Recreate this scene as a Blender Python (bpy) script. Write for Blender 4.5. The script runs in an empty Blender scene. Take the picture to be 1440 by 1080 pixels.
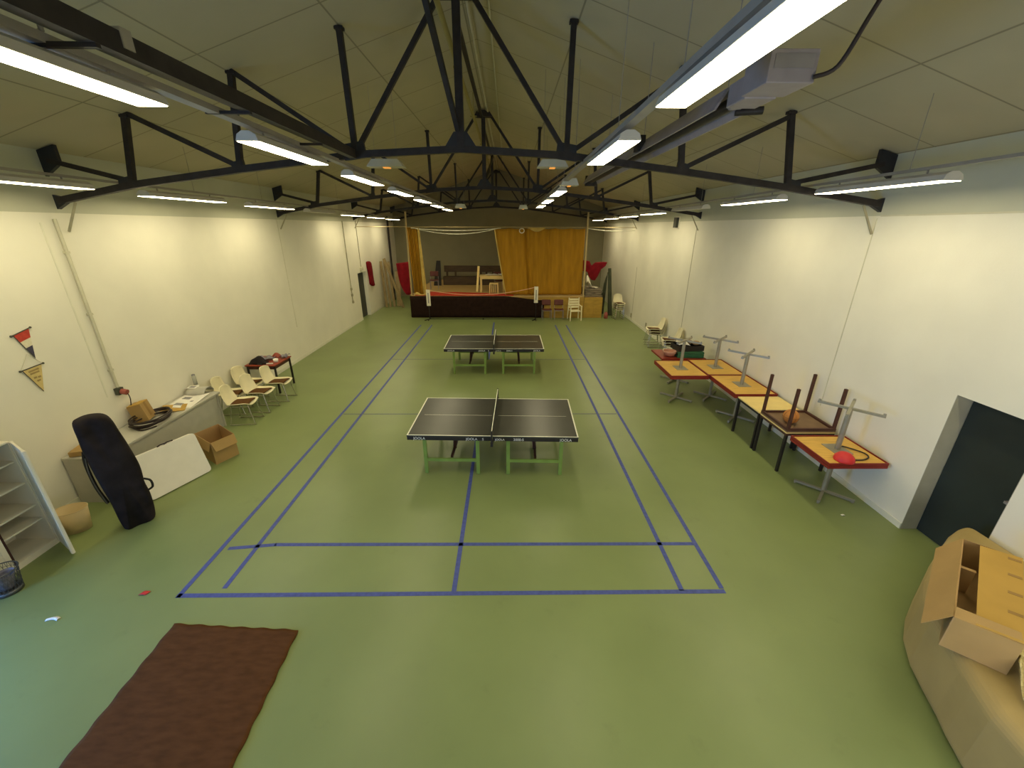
import bpy, bmesh, math, random
from mathutils import Vector, Matrix
from math import sin, cos, pi, radians
random.seed(7)
C = bpy.context.scene.collection
# ------------------------------------------------------------------ materials
def lin(c):
    return tuple(((x/255)/12.92 if x/255 <= .04045 else ((x/255+.055)/1.055)**2.4) for x in c)
def mat(name, rgb, rough=.6, metal=0., var=.06, scale=6., bump=0., bscale=60., spec=.4, stretch=None, dark=None, coat=0.):
    m = bpy.data.materials.new(name); m.use_nodes = True
    nt = m.node_tree; N = nt.nodes; L = nt.links
    b = N['Principled BSDF']
    b.inputs['Roughness'].default_value = rough; b.inputs['Metallic'].default_value = metal
    b.inputs['Specular IOR Level'].default_value = spec
    if coat: b.inputs['Coat Weight'].default_value = coat
    col = rgb + (1,)
    tc = N.new('ShaderNodeTexCoord'); mp = N.new('ShaderNodeMapping')
    L.new(tc.outputs['Object'], mp.inputs['Vector'])
    if stretch: mp.inputs['Scale'].default_value = stretch
    nz = N.new('ShaderNodeTexNoise'); nz.inputs['Scale'].default_value = scale; nz.inputs['Detail'].default_value = 5
    L.new(mp.outputs['Vector'], nz.inputs['Vector'])
    mx = N.new('ShaderNodeMix'); mx.data_type = 'RGBA'
    rp = N.new('ShaderNodeMapRange'); rp.inputs['From Min'].default_value = .3; rp.inputs['From Max'].default_value = .7
    L.new(nz.outputs['Fac'], rp.inputs['Value']); L.new(rp.outputs['Result'], mx.inputs['Factor'])
    d = dark if dark else tuple(x*(1-var*2) for x in rgb)
    mx.inputs['A'].default_value = d + (1,); mx.inputs['B'].default_value = tuple(min(1, x*(1+var)) for x in rgb) + (1,)
    L.new(mx.outputs['Result'], b.inputs['Base Color'])
    if bump:
        n2 = N.new('ShaderNodeTexNoise'); n2.inputs['Scale'].default_value = bscale; n2.inputs['Detail'].default_value = 3
        L.new(mp.outputs['Vector'], n2.inputs['Vector'])
        bp = N.new('ShaderNodeBump'); bp.inputs['Strength'].default_value = bump; bp.inputs['Distance'].default_value = .01
        L.new(n2.outputs['Fac'], bp.inputs['Height']); L.new(bp.outputs['Normal'], b.inputs['Normal'])
    return m
def emit(name, rgb, s):
    m = bpy.data.materials.new(name); m.use_nodes = True
    N = m.node_tree.nodes; L = m.node_tree.links
    for n in list(N): N.remove(n)
    e = N.new('ShaderNodeEmission'); e.inputs['Color'].default_value = rgb + (1,); e.inputs['Strength'].default_value = s
    o = N.new('ShaderNodeOutputMaterial'); L.new(e.outputs[0], o.inputs[0])
    return m
LAMP = 27.
M = dict(
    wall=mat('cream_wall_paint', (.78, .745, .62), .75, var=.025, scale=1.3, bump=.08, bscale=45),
    wallupper=mat('upper_wall_paint_and_shade', (.53, .525, .40), .8, var=.03, scale=1.3),  # darker paint near the viewer, soft shade painted in past the first truss
    wallback=mat('shaded_back_wall', (.27, .245, .15), .8, var=.04, scale=1.5),  # the lack of light behind the stage is put into this colour
    trim=mat('cream_trim', (.72, .70, .56), .6, var=.03),
    seam=mat('wall_joint_filler', (.36, .33, .22), .8, var=.1),
    pipe=mat('painted_pipe', (.58, .55, .40), .5, var=.04),
    steel=mat('dark_steel', (.030, .024, .022), .55, metal=.2, var=.2, scale=9),
    steelblue=mat('blackened_gusset', (.026, .026, .03), .5, metal=.2, var=.1),
    housing=mat('lamp_housing', (.55, .52, .45), .5, var=.03),
    trunk=mat('trunking_grey', (.30, .27, .22), .5, var=.05),
    lamp=emit('lamp_glow', (1., .88, .55), LAMP),
    heater=mat('heater_white', (.55, .53, .42), .5, var=.04),
    glow=emit('heater_glow', (1., .42, .08), .8),
    tube=mat('heater_sheet_metal', (.33, .29, .30), .5, metal=.2, var=.06),
    yellowpipe=mat('yellow_gas_pipe', (.30, .25, .08), .5, var=.05),
    tape=mat('blue_tape', (.060, .085, .30), .6, var=.12, scale=20),
    tapegrey=mat('thin_grey_blue_tape', (.10, .11, .16), .6, var=.1, scale=20),
    rug=mat('brown_rug', (.115, .050, .019), .95, var=.10, scale=7, bump=.6, bscale=260, spec=.05, stretch=(1, 3, 1)),
    tt=mat('table_top_dark', (.036, .037, .028), .33, var=.06, scale=4, spec=.5),
    line=mat('white_line', (.78, .78, .66), .5, var=.02),
    green=mat('green_leg_paint', (.19, .285, .055), .45, var=.06),
    maroon=mat('dark_brown_tube', (.05, .018, .014), .5, var=.1),
    black=mat('black_frame', (.016, .013, .012), .5, var=.1),
    net=mat('net_black', (.02, .02, .018), .8, var=.1),
    letter=mat('white_lettering', (.72, .72, .65), .5, var=.02),
    gold=mat('gold_curtain', (.37, .180, .010), .8, var=.10, scale=3, stretch=(3, 3, .4), spec=.2),
    goldlight=mat('pale_gold_lining', (.52, .36, .10), .8, var=.08, spec=.2),
    darkcloth=mat('black_cloth', (.022, .011, .008), .9, var=.15, spec=.1),
    redcarpet=mat('red_carpet', (.50, .055, .030), .9, var=.15, spec=.1, scale=12),
    wood=mat('stage_floor_wood', (.50, .33, .12), .45, var=.12, scale=8, stretch=(.3, 6, 1)),
    board=mat('stage_front_board', (.42, .25, .035), .6, var=.1, scale=3, stretch=(1, 1, 4)),
    redcloth=mat('red_cloth', (.20, .008, .014), .85, var=.15, spec=.1),
    plank=mat('pale_plank', (.30, .22, .10), .7, var=.15, scale=4, stretch=(8, 8, .5)),
    darkwood=mat('dark_bench_wood', (.075, .045, .02), .6, var=.2, scale=5, stretch=(.5, 5, 5)),
    post=mat('cream_post', (.40, .30, .13), .5, var=.04),
    cream=mat('cream_plastic', (.80, .73, .48), .4, var=.03),
    seatpad=mat('brown_seat_pad', (.105, .045, .012), .8, var=.15, scale=14, spec=.15),
    chrome=mat('chrome_tube', (.62, .60, .54), .22, metal=1., var=.04),
    brushed=mat('brushed_pedestal', (.36, .335, .26), .4, metal=.5, var=.06),
    burg=mat('burgundy_seat', (.10, .022, .016), .6, var=.12),
    greymetal=mat('grey_metal_tube', (.36, .33, .33), .4, metal=.5, var=.05),
    ply=mat('table_underside_ply', (.66, .40, .085), .6, var=.09, scale=4, stretch=(1, 9, 1)),
    plypale=mat('pale_table_top', (.80, .62, .24), .5, var=.04, scale=4),
    rededge=mat('red_table_edge', (.24, .020, .012), .5, var=.08),
    redtop=mat('red_table_top', (.28, .045, .02), .45, var=.08),
    brownboard=mat('brown_board', (.20, .125, .07), .7, var=.08, scale=5),
    darkbrown=mat('dark_brown_rim', (.075, .028, .018), .55, var=.1),
    ball=mat('basketball_rubber', (.52, .20, .035), .6, var=.08, scale=20, bump=.5, bscale=240),
    redrub=mat('red_plastic', (.62, .03, .03), .45, var=.05),
    cable=mat('black_cable', (.03, .018, .014), .5, var=.1),
    brass=mat('cable_end_tan', (.5, .36, .14), .4, var=.05),
    greencase=mat('green_case', (.03, .12, .05), .4, var=.1),
    pinkglass=mat('pink_bowl_glass', (.50, .24, .16), .15, var=.05),
    white=mat('white_paint', (.74, .69, .56), .5, var=.02),
    counter=mat('grey_white_laminate', (.46, .44, .37), .5, var=.03),
    whiteplastic=mat('white_plastic_table', (.80, .76, .68), .5, var=.02),
    paper=mat('newsprint', (.78, .75, .68), .8, var=.03),
    ink=mat('print_grey', (.26, .25, .25), .8, var=.2, scale=30),
    card=mat('cardboard', (.39, .25, .095), .8, var=.05, scale=3, spec=.15, bump=.05, bscale=30),
    cardlight=mat('cardboard_yellow', (.48, .30, .075), .8, var=.04, scale=3, spec=.15),
    cardin=mat('cardboard_inside', (.42, .27, .12), .85, var=.06, scale=3, spec=.1),
    kraft=mat('kraft_paper', (.38, .28, .11), .6, var=.07, scale=2, spec=.3, bump=.15, bscale=8),
    tapebrown=mat('brown_parcel_tape', (.30, .17, .04), .55, var=.05),
    bag=mat('navy_black_fabric', (.022, .017, .018), .85, var=.25, scale=5, spec=.15, bump=.2, bscale=14),
    strap=mat('black_strap', (.012, .011, .013), .7, var=.1),
    silver=mat('silver_zip', (.16, .15, .14), .4, metal=.7, var=.05),
    beige=mat('beige_plastic', (.56, .43, .22), .55, var=.04),
    mesh=mat('dark_mesh_metal', (.12, .125, .13), .4, metal=.6, var=.1),
    door=mat('dark_green_door', (.022, .030, .026), .5, var=.1, scale=2),
    doorgrey=mat('dark_grey_door', (.05, .052, .04), .6, var=.1),
    jamb=mat('grey_reveal', (.42, .40, .30), .7, var=.04),
    pred=mat('pennant_red', (.50, .05, .03), .8, var=.1, scale=30),
    pwhite=mat('pennant_white', (.72, .66, .48), .8, var=.06, scale=30),
    pnavy=mat('pennant_navy', (.055, .05, .085), .8, var=.1, scale=30),
    pyellow=mat('pennant_yellow', (.62, .48, .19), .8, var=.06, scale=20),
    pbrown=mat('pennant_print', (.34, .24, .09), .8, var=.1),
    rod=mat('dark_rod', (.06, .06, .04), .5, var=.05),
    socket=mat('red_socket', (.36, .09, .07), .5, var=.1),
    greencloth=mat('grey_green_roll', (.060, .065, .035), .85, var=.15, scale=4),
    matdark=mat('striped_mats', (.20, .16, .11), .8, var=.4, scale=18, stretch=(.3, .3, 5)),
    bluegrey=mat('blue_grey_cloth', (.24, .22, .26), .85, var=.3, scale=14),
    glass=mat('smoky_glass', (.45, .45, .38), .12, var=.05),
    plasticwrap=mat('yellow_stretch_wrap', (.62, .48, .17), .18, var=.15, scale=10, bump=.8, bscale=18, spec=.8, stretch=(1, 8, 8)),
    winframe=mat('window_frame_grey', (.45, .45, .45), .5, var=.03),
)
def floor_mat():
    m = mat('green_linoleum', (.202, .250, .094), .34, var=.05, scale=.9, spec=.35)
    nt = m.node_tree; N = nt.nodes; L = nt.links; b = N['Principled BSDF']
    base = b.inputs['Base Color'].links[0].from_socket
    tc = N.new('ShaderNodeTexCoord')
    n = N.new('ShaderNodeTexNoise'); n.inputs['Scale'].default_value = 2.6; n.inputs['Detail'].default_value = 8; n.inputs['Roughness'].default_value = .7
    L.new(tc.outputs['Object'], n.inputs['Vector'])
    r = N.new('ShaderNodeMapRange'); r.inputs['From Min'].default_value = .60; r.inputs['From Max'].default_value = .78; r.inputs['To Max'].default_value = .30
    L.new(n.outputs['Fac'], r.inputs['Value'])
    x = N.new('ShaderNodeMix'); x.data_type = 'RGBA'; x.inputs['B'].default_value = (.11, .12, .045, 1)
    L.new(base, x.inputs['A']); L.new(r.outputs['Result'], x.inputs['Factor'])
    L.new(x.outputs['Result'], b.inputs['Base Color'])
    return m
M['floor'] = floor_mat()
def ceil_mat():
    m = mat('ceiling_panels', (.44, .39, .255), .8, var=.03, scale=1.2)
    nt = m.node_tree; N = nt.nodes; L = nt.links; b = N['Principled BSDF']
    base = b.inputs['Base Color'].links[0].from_socket
    tc = N.new('ShaderNodeTexCoord'); br = N.new('ShaderNodeTexBrick')
    br.inputs['Scale'].default_value = 1.; br.inputs['Brick Width'].default_value = 1.5; br.inputs['Row Height'].default_value = 1.2
    br.inputs['Mortar Size'].default_value = .012; br.inputs['Mortar Smooth'].default_value = .3; br.offset = 0.0
    br.inputs['Color1'].default_value = (0, 0, 0, 1); br.inputs['Color2'].default_value = (0, 0, 0, 1); br.inputs['Mortar'].default_value = (1, 1, 1, 1)
    L.new(tc.outputs['Object'], br.inputs['Vector'])
    x = N.new('ShaderNodeMix'); x.data_type = 'RGBA'; x.inputs['B'].default_value = (.25, .22, .14, 1)
    L.new(base, x.inputs['A']); L.new(br.outputs['Color'], x.inputs['Factor'])
    L.new(x.outputs['Result'], b.inputs['Base Color'])
    return m
M['ceil'] = ceil_mat()

# ------------------------------------------------------------------ mesh builder
class MB:
    def __init__(s): s.v = []; s.f = []; s.mi = []; s.sm = []
    def add(s, vs, fs, mi=0, smooth=False):
        o = len(s.v); s.v += [tuple(v) for v in vs]
        for f in fs: s.f.append([o+i for i in f]); s.mi.append(mi); s.sm.append(smooth)
        return s
    def box(s, c, d, R=None, mi=0):
        c = Vector(c); vs = []
        for z in (-.5, .5):
            for x, y in ((-.5, -.5), (.5, -.5), (.5, .5), (-.5, .5)):
                p = Vector((x*d[0], y*d[1], z*d[2]))
                if R: p = R @ p
                vs.append(p+c)
        return s.add(vs, [(3, 2, 1, 0), (4, 5, 6, 7), (0, 1, 5, 4), (1, 2, 6, 5), (2, 3, 7, 6), (3, 0, 4, 7)], mi)
    def b2(s, lo, hi, mi=0):
        return s.box([(a+b)/2 for a, b in zip(lo, hi)], [abs(b-a) for a, b in zip(lo, hi)], None, mi)
    def bar(s, p, q, w, h, mi=0, up=(0, 0, 1)):
        p = Vector(p); q = Vector(q); d = q-p; L = d.length; d.normalize()
        u = Vector(up)
        if abs(d.dot(u)) > .98: u = Vector((0, 1, 0))
        x = d.cross(u).normalized(); z = x.cross(d)
        R = Matrix((x, d, z)).transposed()
        return s.box((p+q)/2, (w, L, h), R, mi)
    def tube(s, pts, r, n=8, mi=0, closed=False):
        P = [Vector(p) for p in pts]; k = len(P); vs = []; prev = None
        for i in range(k):
            if closed: d = P[(i+1) % k]-P[i-1]
            else: d = P[min(i+1, k-1)]-P[max(i-1, 0)]
            d.normalize()
            if prev is None:
                a = Vector((0, 0, 1)) if abs(d.z) < .9 else Vector((1, 0, 0))
                x = d.cross(a).normalized()
            else:
                x = (prev-d*prev.dot(d)).normalized()
            prev = x; y = d.cross(x)
            rr = r[i] if isinstance(r, (list, tuple)) else r
            for j in range(n):
                t = 2*pi*j/n; vs.append(P[i]+x*cos(t)*rr+y*sin(t)*rr)
        fs = []
        for i in range(k if closed else k-1):
            a = i*n; b = ((i+1) % k)*n
            for j in range(n): fs.append((a+j, a+(j+1) % n, b+(j+1) % n, b+j))
        s.add(vs, fs, mi, True)
        if not closed:
            s.add(vs[:n], [tuple(range(n))[::-1]], mi); s.add(vs[-n:], [tuple(range(n))], mi)
        return s
    def lathe(s, prof, c=(0, 0, 0), n=20, mi=0, sx=1., sy=1.):
        c = Vector(c); vs = []; fs = []
        for r, z in prof:
            for j in range(n):
                t = 2*pi*j/n; vs.append(c+Vector((r*cos(t)*sx, r*sin(t)*sy, z)))
        for i in range(len(prof)-1):
            for j in range(n): fs.append((i*n+j, i*n+(j+1) % n, (i+1)*n+(j+1) % n, (i+1)*n+j))
        return s.add(vs, fs, mi, True)
    def prism(s, poly, z0, z1, mi=0, M4=None):
        n = len(poly); vs = [Vector((x, y, z0)) for x, y in poly]+[Vector((x, y, z1)) for x, y in poly]
        if M4: vs = [M4 @ v for v in vs]
        fs = [tuple(range(n))[::-1], tuple(range(n, 2*n))]+[(i, (i+1) % n, n+(i+1) % n, n+i) for i in range(n)]
        return s.add(vs, fs, mi)
    def sheet(s, fn, nu, nv, t, mi=0, smooth=True):
        """closed thin sheet: fn(u,v)->point, thickened by t along the local normal"""
        e = 1e-3; A = []; B = []
        for i in range(nu+1):
            for j in range(nv+1):
                u = i/nu; v = j/nv; p = Vector(fn(u, v))
                u0 = u-e if u > e else u; v0 = v-e if v > e else v
                du = Vector(fn(u0+e, v))-Vector(fn(u0, v)); dv = Vector(fn(u, v0+e))-Vector(fn(u, v0))
                nn = du.cross(dv)
                nn = nn.normalized() if nn.length > 1e-12 else Vector((0, 0, 1))
                A.append(p+nn*t/2); B.append(p-nn*t/2)
        K = nv+1; o = len(A); fs = []
        for i in range(nu):
            for j in range(nv):
                a = i*K+j; fs.append((a, a+K, a+K+1, a+1)); fs.append((o+a, o+a+1, o+a+K+1, o+a+K))
        for j in range(nv):
            fs.append((j, j+1, o+j+1, o+j)); a = nu*K+j; fs.append((a+1, a, o+a, o+a+1))
        for i in range(nu):
            a = i*K; fs.append((a+K, a, o+a, o+a+K)); a = i*K+nv; fs.append((a, a+K, o+a+K, o+a))
        return s.add(A+B, fs, mi, smooth)
    def ball(s, c, r, n=16, sz=1., mi=0):
        pr = [(r*sin(pi*i/n)+1e-5, -r*cos(pi*i/n)*sz) for i in range(n+1)]
        return s.lathe(pr, c, n*2 if n < 12 else 24, mi)
    def build(s, name, mats, parent=None, world=False, bevel=0.):
        me = bpy.data.meshes.new(name)
        vs = s.v
        if world and parent is not None:
            inv = parent_matrix(parent).inverted(); vs = [tuple(inv @ Vector(v)) for v in vs]
        me.from_pydata(vs, [], s.f)
        if not isinstance(mats, (list, tuple)): mats = [mats]
        for m in mats: me.materials.append(m)
        for p, i, q in zip(me.polygons, s.mi, s.sm): p.material_index = i; p.use_smooth = q
        me.validate(); me.update()
        o = bpy.data.objects.new(name, me); C.objects.link(o)
        if parent is not None: o.parent = parent
        if bevel:
            md = o.modifiers.new('edge', 'BEVEL'); md.width = bevel; md.segments = 2; md.limit_method = 'ANGLE'; md.angle_limit = radians(50)
        return o
def parent_matrix(o):
    m = Matrix.Translation(o.location) @ o.rotation_euler.to_matrix().to_4x4()
    return (parent_matrix(o.parent) @ m) if o.parent else m
def tag(o, label, cat, group=None, kind=None):
    o['label'] = label; o['category'] = cat
    if group: o['group'] = group
    if kind: o['kind'] = kind
    return o
def thing(name, label, cat, loc=(0, 0, 0), rz=0., group=None, rot=None):
    o = bpy.data.objects.new(name, None); C.objects.link(o); o.empty_display_size = .1
    o.location = loc; o.rotation_euler = rot if rot else (0, 0, rz)
    return tag(o, label, cat, group)
def struct(name, mb, m, bevel=0., label=None, cat=None):
    o = mb.build(name, m, bevel=bevel); o['kind'] = 'structure'
    o['label'] = label; o['category'] = cat
    return o
def dup(root, label, loc, rz=0., group=None, rot=None):
    def cp(o, par):
        c = o.copy(); C.objects.link(c); c.parent = par
        for ch in kids[o.name]: cp(ch, c)
        return c
    kids = {}
    for o in C.objects:
        kids.setdefault(o.name, [])
        if o.parent: kids.setdefault(o.parent.name, []).append(o)
    r = cp(root, None); r.location = loc; r.rotation_euler = rot if rot else (0, 0, rz); r['label'] = label
    if group: r['group'] = group
    return r
def text_mesh(txt, size, depth=.001):
    cu = bpy.data.curves.new('t', 'FONT'); cu.body = txt; cu.size = size; cu.extrude = depth; cu.align_x = 'CENTER'
    ob = bpy.data.objects.new('t', cu); C.objects.link(ob)
    dg = bpy.context.evaluated_depsgraph_get(); me = bpy.data.meshes.new_from_object(ob.evaluated_get(dg))
    vs = [tuple(v.co) for v in me.vertices]; fs = [tuple(p.vertices) for p in me.polygons]
    bpy.data.objects.remove(ob); bpy.data.curves.remove(cu); bpy.data.meshes.remove(me)
    return vs, fs
def put_text(mb, txt, size, M4, mi=0):
    vs, fs = text_mesh(txt, size); mb.add([M4 @ Vector(v) for v in vs], fs, mi)
def sag(p, q, d, n=16):
    p = Vector(p); q = Vector(q)
    return [p.lerp(q, i/n)-Vector((0, 0, d*4*(i/n)*(1-i/n))) for i in range(n+1)]
def smooth_path(pts, n=6):
    P = [Vector(p) for p in pts]; out = []
    for i in range(len(P)-1):
        a = P[max(i-1, 0)]; b = P[i]; c = P[i+1]; d = P[min(i+2, len(P)-1)]
        for k in range(n):
            t = k/n
            out.append(.5*((2*b)+(c-a)*t+(2*a-5*b+4*c-d)*t*t+(3*b-a-3*c+d)*t**3))
    return out+[P[-1]]

# ------------------------------------------------------------------ the hall
XL, XR, YF, YB = -5.80, 6.02, -4.4, 20.95
RX, RZ, SL = .10, 6.72, .3205
def ceil(x): return RZ-SL*abs(x-RX)
ZL, ZR = ceil(XL), ceil(XR)
T = .3
struct('floor', MB().b2((XL-T, YF-T, -.2), (XR+T, YB+T, 0)), M['floor'], label='green linoleum hall floor', cat='floor')
# left wall: openings for window_1 (behind the frame, lets daylight in) and door_1
def wall_run(x0, x1, y0, y1, ztop, holes):
    mb = MB(); y = y0; zt = 4.03
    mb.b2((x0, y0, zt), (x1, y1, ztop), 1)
    for (a, b, z0, z1) in holes:
        mb.b2((x0, y, 0), (x1, a, zt))
        if z0 > 0: mb.b2((x0, a, 0), (x1, b, z0))
        mb.b2((x0, a, z1), (x1, b, zt)); y = b
    mb.b2((x0, y, 0), (x1, y1, zt))
    return mb
WIN = (-3.6, -1.15, .05, 2.3)
DL = (14.42, 15.5, 0, 1.98)
DR = (.16, 1.04, 0, 2.0)
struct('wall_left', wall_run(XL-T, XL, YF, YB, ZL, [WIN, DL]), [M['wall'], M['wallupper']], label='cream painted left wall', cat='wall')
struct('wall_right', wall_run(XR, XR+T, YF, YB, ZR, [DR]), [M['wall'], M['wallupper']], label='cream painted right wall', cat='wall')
gable = [(XL-T, 0), (XR+T, 0), (XR+T, ZR), (RX, RZ), (XL-T, ZL)]
RXZ = Matrix(((1, 0, 0, 0), (0, 0, -1, 0), (0, 1, 0, 0), (0, 0, 0, 1)))
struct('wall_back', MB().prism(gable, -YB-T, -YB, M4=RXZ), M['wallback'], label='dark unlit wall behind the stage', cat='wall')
WF = (1.6, 5.2, .9, 2.7)
fw = MB().b2((XL-T, YF-T, 0), (WF[0], YF, ZL)).b2((WF[1], YF-T, 0), (XR+T, YF, ZL)).b2((WF[0], YF-T, 0), (WF[1], YF, WF[2])).b2((WF[0], YF-T, WF[3]), (WF[1], YF, ZL))
fw.prism([(XL-T, ZL), (XR+T, ZL), (RX, RZ)], -YF, -YF+T, M4=RXZ)
struct('wall_front', fw, M['wall'], label='wall at the near end of the hall', cat='wall')
cp = [(XL-T, ceil(XL-T)), (RX, RZ), (XR+T, ceil(XR+T)), (XR+T, ceil(XR+T)+.2), (RX, RZ+.2), (XL-T, ceil(XL-T)+.2)]
struct('ceiling', MB().prism(cp, -YB-T, -YF+T, M4=RXZ), M['ceil'], label='panelled pitched ceiling', cat='ceiling')
struct('baseboard_left', MB().b2((XL, YF, 0), (XL+.012, DL[0], .09)).b2((XL, DL[1], 0), (XL+.012, YB, .09)), M['trim'], label='cream baseboard of the left wall', cat='baseboard')
struct('baseboard_right', MB().b2((XR-.012, YF, 0), (XR, DR[0], .09)).b2((XR-.012, DR[1], 0), (XR, YB, .09)), M['trim'], label='cream baseboard of the right wall', cat='baseboard')
for i, (x, y, z0, z1, w) in enumerate(((XR, 9.0, .09, 3.9, .018), (XR, 14.2, .09, 2.3, .022), (XR, 2.95, 1.0, 4.0, .014), (XL, 8.75, 1.0, 4.1, .014), (XL, 2.62, 1.3, 3.9, .02))):  # last strip paints the shadow of the left wall pipe
    s_ = -1 if x > 0 else 1
    struct('trim_%d' % (i+1), MB().b2((x, y-w/2, z0), (x+s_*.006, y+w/2, z1)), M['seam'] if i in (0, 1) else M['trim'] if i == 4 else M['pipe'], label='thin vertical joint or painted shadow strip on the wall', cat='trim')
struct('trim_6', MB().b2((XR, YF, 4.02), (XR-.008, 2.9, 4.04)), M['pipe'], label='thin horizontal joint high on the right wall', cat='trim')
# doors
d1 = struct('door_1', MB().b2((XL-.20, DL[0]+.01, .01), (XL-.15, DL[1]-.01, DL[3]-.01)), M['doorgrey'], label='dark grey door in the left wall near the stage', cat='door')
MB().b2((XL-.15, DL[0]+.12, .95), (XL-.10, DL[0]+.15, 1.1)).build('door_handle', M['greymetal'], d1)
d2 = struct('door_2', MB().b2((XR+.22, DR[0]+.01, .01), (XR+.26, DR[1]-.01, DR[3]-.01)), M['door'], label='dark green door recessed in the right wall', cat='door')
jm = MB().b2((XR, DR[1]-.005, 0), (XR+.22, DR[1], DR[3])).b2((XR, DR[0], 0), (XR+.22, DR[0]+.005, DR[3]))
jm.build('door_reveal', M['jamb'], d2)
MB().b2((XR+.18, DR[0]+.06, .98), (XR+.22, DR[0]+.16, 1.01)).build('door_handle', M['greymetal'], d2)
# window that gives the bluish daylight at the near left
w1 = struct('window_1', MB().b2((XL-.2, WIN[0], WIN[2]), (XL-.14, WIN[0]+.06, WIN[3])).b2((XL-.2, WIN[1]-.06, WIN[2]), (XL-.14, WIN[1], WIN[3]))
    .b2((XL-.2, WIN[0]+.06, WIN[3]-.06), (XL-.14, WIN[1]-.06, WIN[3])).b2((XL-.2, WIN[0]+.06, WIN[2]), (XL-.14, WIN[1]-.06, WIN[2]+.06)).b2((XL-.2, -2.2, WIN[2]+.06), (XL-.14, -2.14, WIN[3]-.06)), M['winframe'], label='tall glazed window in the near left wall', cat='window')
gm = bpy.data.materials.new('clear_pane'); gm.use_nodes = True
_N = gm.node_tree.nodes; _L = gm.node_tree.links
for n in list(_N): _N.remove(n)
_t = _N.new('ShaderNodeBsdfTransparent'); _g = _N.new('ShaderNodeBsdfGlossy'); _g.inputs['Roughness'].default_value = .05
_m = _N.new('ShaderNodeMixShader'); _m.inputs[0].default_value = .06; _o = _N.new('ShaderNodeOutputMaterial')
_L.new(_t.outputs[0], _m.inputs[1]); _L.new(_g.outputs[0], _m.inputs[2]); _L.new(_m.outputs[0], _o.inputs[0])
MB().b2((XL-.175, WIN[0]+.06, WIN[2]+.06), (XL-.165, WIN[1]-.06, WIN[3]-.06)).build('glass_pane', gm, w1)

w2 = struct('added_window', MB().b2((WF[0], YF-.2, WF[2]), (WF[1], YF-.14, WF[2]+.06)).b2((WF[0], YF-.2, WF[3]-.06), (WF[1], YF-.14, WF[3])).b2((WF[0], YF-.2, WF[2]+.06), (WF[0]+.06, YF-.14, WF[3]-.06)).b2((WF[1]-.06, YF-.2, WF[2]+.06), (WF[1], YF-.14, WF[3]-.06)).b2((3.37, YF-.2, WF[2]+.06), (3.43, YF-.14, WF[3]-.06)), M['winframe'], label='added unseen wide window in the near end wall', cat='window')  # unseen, added to brighten the near end of the hall
MB().b2((WF[0]+.06, YF-.175, WF[2]+.06), (WF[1]-.06, YF-.165, WF[3]-.06)).build('glass_pane', gm, w2)

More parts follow.
